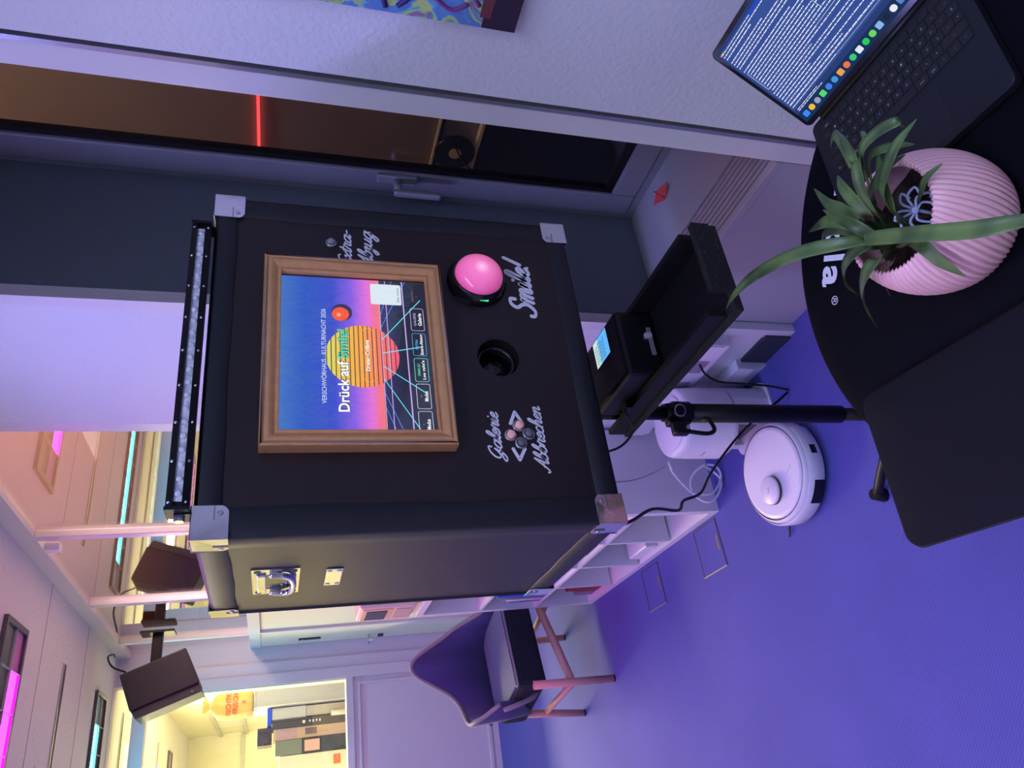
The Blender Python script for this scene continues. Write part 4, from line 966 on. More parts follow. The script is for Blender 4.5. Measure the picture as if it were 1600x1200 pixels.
yb = SYT - .0105
textline(SX + .006, SX + .09, yb, .0012); yb -= .0052
spec = [(.9, 0), (.28, 0), (.35, 0), (.62, 1), (.9, 1), (.95, 1), (.5, 0), (.88, 2), (.93, 2), (.55, 2), (.9, 2), (.96, 2), (.6, 2), (.9, 2), (.94, 2), (.5, 2), (.85, 2), (.4, 0), (.92, 0), (.8, 0), (.3, 0), (.95, 0), (.55, 0), (.9, 0), (.75, 0), (.35, 0), (.9, 0), (.6, 0), (.95, 0), (.45, 0), (.8, 0), (.3, 0)]
for i_, (fr, sty) in enumerate(spec):
    textline(SX + .006 + (.004 if sty == 2 else 0), SX + .006 + fr * .262, yb); yb -= .0057 + (.004 if rnd.random() < .16 else 0)
    if yb < SY0_ + .040: break
textline(SX + .006, SX + .12, SY0_ + .034, .0012); textline(SX + .008, SX + .06, SY0_ + .0255, .0012); textline(SX + .008, SX + .07, SY0_ + .0225, .0012)
tobj = txt.build('text_lines', emis('term_white', rgb(225, 232, 255), 1.05), scl, local=True, fix=False); tobj['kind'] = 'stuff'
bo = MB()
for (a0, a1, b0, b1) in ((SX + .007, LWD - .035, .145, .1456), (SX + .007, LWD - .035, .100, .1006), (SX + .007, SX + .0076, .100, .1456), (.17, .1706, .112, .1456), (SX + .005, LWD - .032, .0475, .0479), (SX + .005, LWD - .032, .053, .0534)): lq(bo, a0, a1, b0, b1, .0012)
o_ = bo.build('table_rules', MATS['term_white'], scl, local=True, fix=False); o_['kind'] = 'stuff'
icons = [rgb(60, 140, 245), rgb(240, 190, 60), rgb(150, 160, 190), rgb(90, 215, 110), rgb(60, 130, 240), rgb(70, 150, 220), rgb(240, 160, 80), rgb(235, 120, 70), rgb(60, 200, 120), rgb(225, 230, 245), rgb(40, 205, 90), rgb(110, 215, 90), rgb(140, 180, 230), rgb(36, 40, 60), rgb(235, 235, 245), rgb(90, 130, 200), rgb(250, 215, 200), rgb(235, 215, 110), rgb(50, 95, 70)]
for k, c in enumerate(icons):
    cx = SX + .012 + k * .0148; cyy = SY0_ + .0105
    if cx > LWD - SX - .006: break
    MB().poly(rrect(cx - .0052, cx + .0052, cyy - .0052, cyy + .0052, .0045 if k % 3 else .0020, 4), lambda a, b_, t: LF(a, b_, t), .0008, .0010).build('dock_icon', emis('icon%d' % k, c, 1.0), scl, local=True)
for k, c in enumerate((rgb(255, 95, 87), rgb(255, 200, 60), rgb(50, 210, 90))):
    MB().poly([(SX + .0055 + k * .0042 + .0014 * math.cos(2 * PI * j / 10), SYT - .0085 + .0014 * math.sin(2 * PI * j / 10)) for j in range(10)], lambda a, b_, t: LF(a, b_, t), .0009, .0012).build('window_button', emis('dot%d' % k, c, 1.1), scl, local=True)
MB().poly(rrect(LWD / 2 - .018, LWD / 2 + .018, SYT - .005, SYT + .001, .002), lambda a, b_, t: LF(a, b_, t), .0006, .0013).build('camera_notch', BLACKG, scl, local=True)

# plant pot --------------------------------------------------------------
PC = Vector((0.583, 0.552, TZT + .0015))
pot = thing('plant_pot', tuple(PC), 'round ribbed pink plant pot on the black table', 'plant pot')
POTM = mat('pink_resin', rgb(252, 198, 200), 0.55)
NR = 66; SEG = NR * 6
pp = [(0.066, 0.0), (0.074, .006), (0.083, .020), (0.0895, .040), (0.0925, .060), (0.0925, .080), (0.0895, .100), (0.084, .117), (0.077, .130), (0.069, .138)]
P2 = [(p.x, p.y) for p in catmull([(a, b_, 0) for a, b_ in pp], 4)]
mb = MB(); vs = []
for j, (r, z) in enumerate(P2):
    t = j / (len(P2) - 1); amp = .0016 * min(1, t * 8 + .2)
    for i in range(SEG):
        a = 2 * PI * i / SEG + .55 * (t - .5) * .9
        ph = (i % 6) / 6.0; rr = r + amp * (abs(math.sin(PI * ph)) * 2 - 1)
        vs.append((rr * math.cos(a), rr * math.sin(a), z))
m_ = len(P2)
mb.add(vs, [(j * SEG + i, j * SEG + (i + 1) % SEG, (j + 1) * SEG + (i + 1) % SEG, (j + 1) * SEG + i) for j in range(m_ - 1) for i in range(SEG)], True)
top = vs[-SEG:]; inner = [(x * .965, y * .965, z - .001) for x, y, z in top]
rows_ = [top, inner]
for r, z in ((.072, .125), (.079, .108), (.0835, .085), (.083, .062), (.077, .045)):
    rows_.append([(r * math.cos(2 * PI * i / SEG), r * math.sin(2 * PI * i / SEG), z) for i in range(SEG)])
vs2 = [p for r_ in rows_ for p in r_]
mb.add(vs2, [(j * SEG + i, (j + 1) * SEG + i, (j + 1) * SEG + (i + 1) % SEG, j * SEG + (i + 1) % SEG) for j in range(len(rows_) - 1) for i in range(SEG)], True)
mb.add(vs[:SEG], [tuple(range(SEG - 1, -1, -1))])
mb.build('ribbed_bowl', POTM, pot, local=True, fix=False)
soil = MB(); rnd = random.Random(5); vs = [(0, 0, .076)]
for j in range(1, 9):
    for i in range(28):
        a = 2 * PI * i / 28; r = .0825 * j / 8; vs.append((r * math.cos(a), r * math.sin(a), .074 + rnd.uniform(-.004, .004)))
fs = [(0, 1 + i, 1 + (i + 1) % 28) for i in range(28)] + [(1 + j * 28 + i, 1 + (j + 1) * 28 + i, 1 + (j + 1) * 28 + (i + 1) % 28, 1 + j * 28 + (i + 1) % 28) for j in range(7) for i in range(28)]
so = soil.add(vs, fs).build('soil', mat('soil', (0.035, 0.018, 0.014), 0.95, noise=(200, .6)), pot, local=True); so['kind'] = 'stuff'
# spider plant
pl = thing('spider_plant', tuple(PC + Vector((0, 0, .066))), 'green spider plant with long arching leaves in the pink pot', 'plant')
LEAF = bpy.data.materials.new('leaf_green'); LEAF.use_nodes = True
_nt = LEAF.node_tree; _b = _nt.nodes['Principled BSDF']; _b.inputs['Roughness'].default_value = .4; _b.inputs['Subsurface Weight'].default_value = 0.0
_tc = _nt.nodes.new('ShaderNodeTexCoord'); _n = _nt.nodes.new('ShaderNodeTexNoise'); _n.inputs['Scale'].default_value = 18; _nt.links.new(_tc.outputs['Object'], _n.inputs['Vector'])
_r = _nt.nodes.new('ShaderNodeValToRGB'); _r.color_ramp.elements[0].position = .35; _r.color_ramp.elements[0].color = (*rgb(58, 82, 46), 1); _r.color_ramp.elements[1].position = .65; _r.color_ramp.elements[1].color = (*rgb(104, 130, 70), 1)
_nt.links.new(_n.outputs['Fac'], _r.inputs[0]); _nt.links.new(_r.outputs[0], _b.inputs['Base Color'])
DRY = mat('leaf_dry', rgb(120, 82, 70), 0.7)
LEAVES = [
  ([(0.575, 0.576, 0.875), (0.554, 0.566, 0.950), (0.580, 0.626, 0.990), (0.617, 0.717, 0.985), (0.654, 0.811, 0.955), (0.676, 0.883, 0.925)], 0.0088, 'long_far'),
  ([(0.572, 0.584, 0.875), (0.547, 0.557, 0.955), (0.468, 0.461, 1.000), (0.412, 0.393, 1.020), (0.385, 0.350, 1.020), (0.380, 0.330, 1.000)], 0.0084, 'long_near'),
  ([(0.560, 0.584, 0.870), (0.530, 0.567, 0.930), (0.520, 0.594, 0.935), (0.532, 0.658, 0.880), (0.536, 0.725, 0.800)], 0.0105, 'a'),
  ([(0.576, 0.594, 0.870), (0.567, 0.589, 0.920), (0.580, 0.637, 0.905), (0.592, 0.690, 0.860), (0.595, 0.723, 0.810)], 0.0101, 'b'),
  ([(0.560, 0.587, 0.860), (0.527, 0.569, 0.910), (0.534, 0.598, 0.900), (0.541, 0.633, 0.860), (0.543, 0.658, 0.830)], 0.0049, 'dry'),
  ([(0.566, 0.569, 0.870), (0.511, 0.520, 0.915), (0.484, 0.515, 0.905), (0.465, 0.518, 0.875)], 0.0093, 'c'),
  ([(0.576, 0.581, 0.870), (0.569, 0.568, 0.920), (0.594, 0.575, 0.945), (0.655, 0.616, 0.930)], 0.0091, 'd'),
  ([(0.582, 0.584, 0.870), (0.600, 0.583, 0.930), (0.629, 0.612, 0.935), (0.674, 0.680, 0.900)], 0.0102, 'e'),
  ([(0.579, 0.586, 0.870), (0.585, 0.585, 0.915), (0.625, 0.621, 0.910), (0.661, 0.669, 0.885), (0.672, 0.703, 0.860)], 0.0076, 'f'),
  ([(0.591, 0.580, 0.880), (0.599, 0.572, 0.930), (0.620, 0.579, 0.940), (0.646, 0.595, 0.940), (0.699, 0.619, 0.925)], 0.0093, 'g'),
  ([(0.590, 0.573, 0.870), (0.585, 0.552, 0.930), (0.603, 0.548, 0.950), (0.639, 0.556, 0.950), (0.667, 0.564, 0.940)], 0.0090, 'h'),
  ([(0.590, 0.568, 0.870), (0.574, 0.547, 0.920), (0.586, 0.520, 0.965), (0.608, 0.498, 0.985), (0.625, 0.491, 0.980)], 0.0114, 'i'),
  ([(0.602, 0.573, 0.870), (0.595, 0.534, 0.940), (0.582, 0.477, 0.975), (0.584, 0.452, 0.965)], 0.0081, 'j'),
  ([(0.568, 0.549, 0.870), (0.569, 0.516, 0.940), (0.572, 0.490, 0.970), (0.579, 0.441, 0.990), (0.594, 0.411, 0.980)], 0.0102, 'k'),
  ([(0.600, 0.546, 0.920), (0.618, 0.490, 0.980), (0.617, 0.457, 0.990), (0.607, 0.427, 0.985), (0.616, 0.439, 0.960)], 0.0078, 'l'),
  ([(0.619, 0.524, 0.950), (0.620, 0.497, 0.985), (0.654, 0.502, 0.980), (0.690, 0.515, 0.965)], 0.0070, 'm'),
  ([(0.630, 0.517, 0.970), (0.686, 0.518, 0.965), (0.707, 0.537, 0.950), (0.719, 0.563, 0.930)], 0.0066, 'n'),
  ([(0.617, 0.512, 0.960), (0.626, 0.487, 0.980), (0.636, 0.475, 0.980), (0.657, 0.484, 0.970)], 0.0047, 'o'),
  ([(0.610, 0.534, 0.930), (0.621, 0.492, 0.965), (0.602, 0.457, 0.970), (0.593, 0.443, 0.955)], 0.0055, 'p'),
  ([(0.587, 0.537, 0.870), (0.574, 0.497, 0.905), (0.577, 0.476, 0.915), (0.580, 0.454, 0.910)], 0.0055, 'q'),
  ([(0.587, 0.552, 0.890), (0.590, 0.513, 0.945), (0.596, 0.488, 0.965), (0.619, 0.478, 0.965)], 0.0063, 'r'),
  ([(0.579, 0.555, 0.870), (0.560, 0.521, 0.930), (0.578, 0.504, 0.950), (0.614, 0.500, 0.950)], 0.0071, 's'),
]

def leaf(pts, hw, nm):
    P = catmull(pts, 7); n = len(P); vs = []
    for i, p in enumerate(P):
        t = i / (n - 1)
        d = (P[min(i + 1, n - 1)] - P[max(i - 1, 0)]).normalized()
        side = d.cross(Vector((0, 0, 1)))
        if side.length < .25: side = d.cross(Vector((.5, .8, .3)))
        side.normalize(); up = side.cross(d).normalized()
        wd = hw * min(1, .35 + t * 2.2) * (1 - max(0, (t - .55) / .45) ** 2.0) + .0006
        vs += [p - side * wd + up * wd * .30, p - side * wd * .5 + up * wd * .06, p - up * wd * .10, p + side * wd * .5 + up * wd * .06, p + side * wd + up * wd * .30]
    # thin but solid: a lower skin just under the upper one
    k = 5; low = [Vector(v) - Vector((0, 0, .0005)) for v in vs]; N = len(vs)
    fs = [(i * k + j, i * k + j + 1, (i + 1) * k + j + 1, (i + 1) * k + j) for i in range(n - 1) for j in range(k - 1)]
    fs += [tuple(N + q for q in reversed(f_)) for f_ in fs]
    fs += [(i * k, (i + 1) * k, N + (i + 1) * k, N + i * k) for i in range(n - 1)] + [(i * k + 4, N + i * k + 4, N + (i + 1) * k + 4, (i + 1) * k + 4) for i in range(n - 1)]
    o = MB().add(vs + low, fs, True).build('leaf', DRY if nm == 'dry' else LEAF, pl, fix=False)
    if nm == 'dry': o['label'] = 'withered brown leaf'
for pts, hw, nm in LEAVES: leaf(pts, hw if nm.startswith('long') else hw * .86, nm)
for k in range(6):
    a = k * 1.05; MB().tube([tuple(PC + Vector((.012 * math.cos(a), .012 * math.sin(a), .060))), tuple(PC + Vector((-.008 + .02 * math.cos(a), .014 + .02 * math.sin(a), .105)))], .0028, 6, sub=2).build('stem', mat('stem_brown', rgb(110, 84, 60), .7), pl)
# pale plastic ornament stuck into the soil
og = thing('plant_ornament', (0.577, 0.530, PC.z + .066), 'pale blue plastic spider ornament stuck in the pink pot', 'ornament')
ORN = mat('pale_plastic', rgb(182, 196, 228), 0.45)
oc = Vector((0.573, 0.523, .892)); ou = Vector((.67, -.74, 0)).normalized(); ov = Vector((.45, .35, .82)).normalized()
OP = lambda a, b_: tuple(oc + ou * a + ov * b_)
MB().tube([(0.577, 0.530, PC.z + .066), OP(0, 0)], .0022, 6, sub=2).build('stake', ORN, og)
MB().lathe([(.0001, -.002), (.004, -.0012), (.0055, 0), (.004, .0012), (.0001, .002)], OP(0, 0), ou.cross(ov), 14).build('body', ORN, og)
for sg in (1, -1):
    for a1, a2, l1 in ((70, 50, .026), (35, 15, .028), (-5, -25, .026), (-40, -62, .024)):
        d1 = Vector((math.cos(math.radians(a1)) * sg, math.sin(math.radians(a1)))); d2 = Vector((math.cos(math.radians(a2)) * sg, math.sin(math.radians(a2))))
        MB().tube([OP(d1.x * .004, d1.y * .004), OP(d1.x * l1 * .6, d1.y * l1 * .6 + .003), OP(d2.x * l1, d2.y * l1), OP(d2.x * l1 * .75, d2.y * l1 * .75 - .006)], .0017, 6, sub=3).build('ornament_leg', ORN, og)

# ================================================================== floor things
# robot vacuum
rv = thing('robot_vacuum', (0.822, 1.945, 0.0), 'round white robot vacuum parked on the carpet at its dock', 'vacuum', rot=math.radians(205))
RB = .168
MB().lathe([(.0001, .008), (RB - .012, .008), (RB - .002, .016), (RB, .026), (RB, .070), (RB - .004, .084), (RB - .012, .090)], (0, 0, 0), (0, 0, 1), 72).build('body', WHITEP, rv, local=True)
MB().lathe([(RB - .016, .0885), (RB - .018, .0925), (RB - .03, .0945), (.05, .0955), (.0001, .0955)], (0, 0, 0), (0, 0, 1), 72).build('top_cover', WHITEP, rv, local=True)
ld = MB().lathe([(.047, .0945), (.047, .112), (.043, .1155), (.0001, .117)], (.050, -.033, 0), (0, 0, 1), 40).build('sensor_turret', WHITEP, rv, local=True)
MB().lathe([(.0475, .099), (.0475, .109)], (.050, -.033, 0), (0, 0, 1), 40).build('turret_window', DARKG, ld, local=True)
bmp = MB(); n = 40; vs = []
for i in range(n + 1):
    a = math.radians(-100 + 200 * i / n)
    for r, z in ((RB + .001, .018), (RB + .006, .022), (RB + .006, .072), (RB + .001, .078)): vs.append((r * math.cos(a), r * math.sin(a), z))
bmp.add(vs, [(i * 4 + j, i * 4 + j + 1, (i + 1) * 4 + j + 1, (i + 1) * 4 + j) for i in range(n) for j in range(3)], True)
bo_ = bmp.build('bumper', WHITEP, rv, local=True, fix=False)
def arcpatch(a0, a1, z0, z1, r, name, m_, par):
    vs = []; n = 10
    for i in range(n + 1):
        a = math.radians(a0 + (a1 - a0) * i / n); vs += [(r * math.cos(a), r * math.sin(a), z0), (r * math.cos(a), r * math.sin(a), z1)]
    MB().add(vs, [(2 * i, 2 * i + 1, 2 * i + 3, 2 * i + 2) for i in range(n)], True).build(name, m_, par, local=True, fix=False)
arcpatch(62, 72, .036, .058, RB + .0068, 'front_sensor', BLACKG, bo_)
arcpatch(8, 34, .022, .060, RB + .0068, 'side_window', BLACKG, bo_)
MB().tube([(.10, -.155, .010), (.115, -.185, .006)], .004, 6, sub=2).build('side_brush', DARKG, rv, local=True)
MG = mat('mark_grey', (.45, .44, .5), .5)
MB().tube([(.050 + .006 * math.sin(q * 1.2), -.043 + q * .004, .1172) for q in range(6)], .0009, 6).build('turret_mark', MG, ld, local=True)
for k in range(3): MB().poly(rrect(.060, .068, .050 + k * .014, .060 + k * .014, .002), lambda a, b_, t: (a, b_, t), .0948, .0952).build('touch_key', mat('touch_grey', (.62, .61, .66), .5), rv, local=True)
# docking tower
dk = thing('vacuum_dock', (1.065, 2.06, 0), 'white rounded self-emptying dock tower behind the robot vacuum', 'dock')
DC = Vector((1.065, 2.06)); 
def stad(hx, hy, r): return rrect(-hx, hx, -hy, hy, r, 8)
def prism(mb, out, z0, z1): 
    mb.poly(out, lambda a, b_, t: (DC.x + a, DC.y + b_, t), z0, z1)
tw = MB(); rings = []
out = stad(.120, .124, .105)
for s_, z in ((1.0, .155), (1.0, .17), (.985, .29), (.97, .325), (.94, .340), (.88, .347), (.5, .349)):
    rings.append([(DC.x + a * s_, DC.y + b_ * s_, z) for a, b_ in out])
k = len(out); vs = [p for r_ in rings for p in r_]
tw.add(vs, [(i * k + j, i * k + (j + 1) % k, (i + 1) * k + (j + 1) % k, (i + 1) * k + j) for i in range(len(rings) - 1) for j in range(k)] + [tuple(range(k - 1, -1, -1)), tuple(range((len(rings) - 1) * k, len(rings) * k))], True)
tw.build('tower', WHITEP, dk)
MB().lathe([(.098, .3485), (.100, .351), (.098, .3525), (.0001, .3535)], (DC.x, DC.y, 0), (0, 0, 1), 40).build('lid', WHITEP, dk)
back = [(a, b_) for a, b_ in out if a > .03]
bk = MB(); sel = [(a, b_) for a, b_ in out if a >= .015]; sel = sorted(sel, key=lambda p: math.atan2(p[1], p[0]))
pts = sel + [(a * .86, b_ * .86) for a, b_ in reversed(sel)]
bk.poly(pts, lambda a, b_, t: (DC.x + a, DC.y + b_, t), .012, .16); bk.build('rear_shell', WHITEP, dk)
for sg in (1, -1):
    MB().poly([(-.055, sg * .100), (.04, sg * .122), (.04, sg * .104), (-.045, sg * .084)], lambda a, b_, t: (DC.x + a, DC.y + b_, t), .007, .158).build('side_pillar', WHITEP, dk)
MB().box(DC.x - .02, DC.x + .07, DC.y - .09, DC.y + .09, .014, .156).build('dust_chamber', mat('smoked', (.05, .045, .08), .2), dk)
MB().poly(rrect(-.085, .118, -.128, .128, .05, 6), lambda a, b_, t: (DC.x + a, DC.y + b_, t), .0, .007).build('base_plate', WHITEP, dk)
MB().tube([(DC.x - .1195, DC.y + .018 - q * .004, .250 + .004 * math.sin(q * 1.9)) for q in range(10)], .0010, 6).build('dock_mark', MG, dk)
# cables
def cable(pts, r, m_, label):
    return tag(MB().tube(pts, r, 8).build('cable', m_, None), label, 'cable')
cable([(0.47, 1.46, 1.06), (0.505, 1.500, 0.931), (0.537, 1.550, 0.845), (0.592, 1.620, 0.739), (0.615, 1.700, 0.618), (0.657, 1.740, 0.570), (0.694, 1.780, 0.483), (0.783, 1.850, 0.385), (0.890, 1.890, 0.262), (0.950, 1.875, 0.190), (1.005, 1.865, 0.110), (1.04, 1.85, .050), (1.07, 1.84, .006)], .0042, BLACK, 'thick black power cable hanging from the booth corner to the floor by the dock')
cable([(1.184, 1.86, 0.30), (1.150, 1.86, 0.290), (1.135, 1.885, 0.23), (1.120, 1.87, 0.16), (1.10, 1.85, 0.06), (1.075, 1.83, .006)], .0038, BLACK, 'short black cable plugged into the wall duct behind the stand pole')
WHC = mat('white_cable', (0.70, 0.69, 0.75), 0.4)
cable([(0.960, 2.16, 0.330), (0.955, 2.20, 0.300), (0.972, 2.260, 0.265), (0.929, 2.300, 0.205), (0.907, 2.330, 0.147), (0.908, 2.330, 0.070), (0.972, 2.330, 0.014), (1.012, 2.310, 0.044), (1.014, 2.330, 0.094), (0.975, 2.360, 0.131), (0.918, 2.370, 0.128), (0.882, 2.360, 0.083), (0.908, 2.350, 0.036), (0.964, 2.340, 0.012), (1.005, 2.330, 0.054), (1.013, 2.310, 0.091)], .0045, WHC, 'white cable coiled in loops beside the dock')
cable([(0.990, 2.41, 0.60), (0.990, 2.405, 0.468), (0.993, 2.390, 0.348), (1.005, 2.320, 0.270), (1.006, 2.230, 0.262), (0.99, 2.17, 0.30)], .0030, mat('grey_cable', (.25, .24, .28), .5), 'thin grey cable running along the shelf end to the dock')
# floor hatches with brass edges
BR = mat('brass_edge', (0.50, 0.40, 0.28), 0.4, 0.7)
for (x0, x1, y0, y1, lbl) in ((0.664, 0.858, 2.47, 2.65, 'brass-edged floor hatch in the carpet nearest the robot vacuum'), (0.660, 0.849, 3.005, 3.18, 'brass-edged floor hatch in the carpet nearer the blue chair')):
    h = thing('floor_hatch', ((x0 + x1) / 2, (y0 + y1) / 2, 0), lbl, 'hatch', 'floor hatches')
    bx('lid', CARPET, h, x0 + .006, x1 - .006, y0 + .006, y1 - .006, .0, .0022)
    dkr = mat('hatch_groove', (.10, .085, .10), .6, .3)
    bx('edge', BR, h, x0, x0 + .005, y0, y1, .0, .0035); bx('edge', dkr, h, x1 - .004, x1, y0, y1, .0, .003)
    bx('edge', dkr, h, x0 + .005, x1 - .004, y0, y0 + .004, .0, .003); bx('edge', dkr, h, x0 + .005, x1 - .004, y1 - .004, y1, .0, .003)
    bx('finger_grip', mat('grip', (.20, .16, .16), .5, .3), h, x0 + .07, x0 + .13, y0 + .012, y0 + .028, .0022, .0035)

# ================================================================== white shelf unit
SHX0, SHX1, SHY0, SHY1, SHZ = 0.869, 1.222, 2.425, 3.835, 0.972
sh = thing('shelf_unit', (1.04, 3.16, 0), 'white cube shelf unit of twelve compartments behind the booth', 'shelf')
T = .030
bx('end_board', WHITEL, sh, SHX0, SHX1, SHY0, SHY0 + T, 0, SHZ); bx('end_board', WHITEL, sh, SHX0, SHX1, SHY1 - T, SHY1, 0, SHZ)
bx('top_board', WHITEL, sh, SHX0, SHX1, SHY0 + T, SHY1 - T, SHZ - T, SHZ); bx('bottom_board', WHITEL, sh, SHX0, SHX1, SHY0 + T, SHY1 - T, 0, T)
bx('back_board', mat('shelf_back', (.42, .40, .44), .6), sh, SHX1 - .012, SHX1 - .004, SHY0 + T, SHY1 - T, T, SHZ - T)
cy_ = [(SHY0 + T) + k * (SHY1 - SHY0 - 2 * T) / 4 for k in range(5)]
cz_ = [T + k * (SHZ - 2 * T) / 3 for k in range(4)]
for z in cz_[1:3]: bx('shelf_board', WHITEL, sh, SHX0 + .003, SHX1 - .012, SHY0 + T, SHY1 - T, z - .008, z + .008)
for y in cy_[1:4]:
    for a, c in zip(cz_[:-1], cz_[1:]): bx('divider', WHITEL, sh, SHX0 + .003, SHX1 - .012, y - .008, y + .008, a + .008, c - .008)
MB().cyl((1.205, SHY0 - .001, .03), (1.205, SHY0, .03), .004, n=10).build('bolt_hole', DARKG, sh)
# what stands in the compartments
def put(name, m_, a, lbl, cat, group=None, b=0.0015):
    o = bx(name, m_, None, *a, b=b); tag(o, lbl, cat, group); return o
zb = cz_[1] + .0085; yb_ = cy_[3] + .105
for k, (c, w_, h, l) in enumerate(((rgb(50, 95, 200), .030, .26, 'blue spined book in the far middle compartment of the shelf'), (rgb(120, 95, 75), .022, .24, 'brown book beside the blue one in the shelf'), (rgb(150, 140, 175), .018, .22, 'pale lilac thin book in the far middle compartment'), (rgb(200, 195, 225), .026, .19, 'white book at the end of the short row in the shelf'), (rgb(70, 80, 150), .020, .17, 'low dark blue book ending the row in the shelf'))):
    put('book', mat('book%d' % k, c, .6), (SHX0 + .006, SHX0 + .16, yb_, yb_ + w_, zb, zb + h), l, 'book', 'books in the shelf'); yb_ += w_ + .003
z0_ = T + .0005
put('red_carton', mat('carton_red', rgb(130, 50, 45), .7), (SHX0 + .03, SHX0 + .15, cy_[3] + .11, cy_[3] + .19, z0_, z0_ + .18), 'dark red carton in the far bottom compartment', 'box')
put('grey_carton', mat('carton_grey', rgb(120, 115, 140), .7), (SHX0 + .03, SHX0 + .12, cy_[3] + .21, cy_[3] + .28, z0_, z0_ + .10), 'small grey carton in the far bottom compartment', 'box')
put('red_cup', mat('cup_red', rgb(150, 70, 60), .6), (SHX0 + .02, SHX0 + .09, cy_[3] + .03, cy_[3] + .10, cz_[2] + .0085, cz_[2] + .10), 'reddish box in the far top compartment', 'box')
put('shade_board', mat('shade_black', (.02, .018, .025), .5), (SHX0 + .012, SHX1 - .03, cy_[1] + .012, cy_[1] + .024, z0_, z0_ + .285), 'thin black board standing in for shade in the second bottom compartment', 'board')  # black board added for the dark shading inside this compartment
put('white_tray', WHITEP, (SHX0 + .02, SHX0 + .20, cy_[1] + .12, cy_[2] - .03, z0_, z0_ + .06), 'low white tray in the second bottom compartment', 'tray', b=.006)
put('paper_stack', mat('paper', rgb(205, 200, 225), .8), (SHX0 + .015, SHX0 + .24, cy_[2] + .03, cy_[3] - .03, zb, zb + .06), 'stack of pale paper in the third middle compartment', 'paper')
put('dark_box', mat('box_navy', rgb(45, 45, 90), .6), (SHX0 + .02, SHX0 + .16, cy_[1] + .05, cy_[1] + .20, zb, zb + .12), 'dark blue box in the second middle compartment', 'box')
# retro desktop computer on the shelf top
rc = thing('retro_computer', (0.98, 3.72, SHZ + .001), 'small beige retro computer on top of the white shelf', 'computer')
BEI = mat('beige_plastic', rgb(222, 196, 176), .5)
bx('case', BEI, rc, 0.872, 1.10, 3.60, 3.86, SHZ + .03, SHZ + .30, b=.012)
bx('screen_bezel', mat('bezel_orange', rgb(226, 184, 140), .5), rc, 0.868, 0.873, 3.625, 3.835, SHZ + .14, SHZ + .285, b=.002)
MB().box(0.865, 0.869, 3.65, 3.81, SHZ + .165, SHZ + .265, b=.0015).build('dark_screen', BLACKG, rc)
for k in range(7): bx('vent_rib', BEI, rc, 0.866, 0.872, 3.64 + k * .026, 3.652 + k * .026, SHZ + .05, SHZ + .125)
bx('foot', BEI, rc, 0.89, 1.08, 3.63, 3.83, SHZ + .001, SHZ + .03)

# ================================================================== blue chair
ch = thing('blue_chair', (0.715, 3.800, 0), 'blue upholstered chair with pinkish wooden legs behind the shelf', 'chair', rot=math.radians(16))
BLUF = mat('blue_fabric', rgb(42, 44, 100), .85, bump=(250, .3), sheen=.3); PIPE = mat('piping_grey', rgb(118, 116, 124), .7); WOOD = mat('pink_wood', rgb(205, 150, 140), .5, noise=(14, .15))
MB().box(-.250, .250, .0, .47, .350, .508, b=.03).build('seat', mat('seat_dark', (.010, .011, .022), .85), ch, local=True)
MB().box(-.235, .235, .012, .455, .500, .516, b=.007).build('seat_pad', BLUF, ch, local=True)
MB().tube([(-.236, .03, .508), (-.22, .006, .506), (0, .004, .506), (.22, .006, .506), (.236, .03, .508)], .006, 8, sub=4).build('seat_piping', PIPE, ch, local=True)
plan = catmull([(-.275, .15, 0), (-.262, .32, 0), (-.205, .46, 0), (-.11, .525, 0), (0, .54, 0), (.11, .525, 0), (.205, .46, 0), (.262, .32, 0), (.275, .16, 0)], 6)
n = len(plan); vs = []; rim = []
for i, p in enumerate(plan):
    t = i / (n - 1); c = math.sin(PI * t); tz = .56 + .10 * min(1, c * 2.2) + .26 * math.exp(-((t - .66) / .14) ** 2)
    zb_ = .46 - .10 * min(1, c * 2.5)
    d = Vector((p.x, p.y - .28, 0)).normalized(); lean = d * .05 * c
    q0 = Vector((p.x, p.y, zb_)); q1 = Vector((p.x, p.y, tz)) + lean
    vs += [q0, q1, q1 - d * .035 + Vector((0, 0, -.006)), q0 - d * .035]
    rim.append(tuple(q1 - d * .017 + Vector((0, 0, .004))))
fs = [(i * 4 + j, i * 4 + (j + 1) % 4, (i + 1) * 4 + (j + 1) % 4, (i + 1) * 4 + j) for i in range(n - 1) for j in range(4)] + [(0, 1, 2, 3), tuple((n - 1) * 4 + q for q in (3, 2, 1, 0))]
MB().add(vs, fs, True).build('backrest', BLUF, ch, local=True)
MB().tube(rim, .012, 8, sub=0).build('rim_piping', PIPE, ch, local=True)
MB().tube([(-.285, .17, .55), (-.29, .12, .50), (-.27, .10, .42), (-.22, .12, .37)], .013, 8).build('arm_loop', PIPE, ch, local=True); MB().tube([(.285, .17, .55), (.29, .12, .50), (.27, .10, .42), (.22, .12, .37)], .013, 8).build('arm_loop', PIPE, ch, local=True)
for x, y, tx, ty_ in ((-.262, -.004, -.25, .005), (.25, .03, .235, .035), (-.225, .49, -.20, .46), (.225, .49, .20, .46)):
    lg = MB().cyl((x, y, 0.006), (tx, ty_, .43 if y < .1 else .40), .0175, .021, n=16).build('leg', WOOD, ch, local=True)
    MB().cyl((x, y, 0.0), (x, y, 0.008), .018, n=14).build('foot_cap', BLACK, lg, local=True)
MB().tube([(-.25, .02, .215), (-.21, .46, .235)], .016, 8, sub=2).build('side_stretcher', WOOD, ch, local=True)
MB().tube([(-.24, .012, .225), (.235, .035, .300)], .022, 8, sub=2).build('front_stretcher', WOOD, ch, local=True)
MB().tube([(.24, .04, .215), (.21, .46, .235)], .016, 8, sub=2).build('side_stretcher', WOOD, ch, local=True)

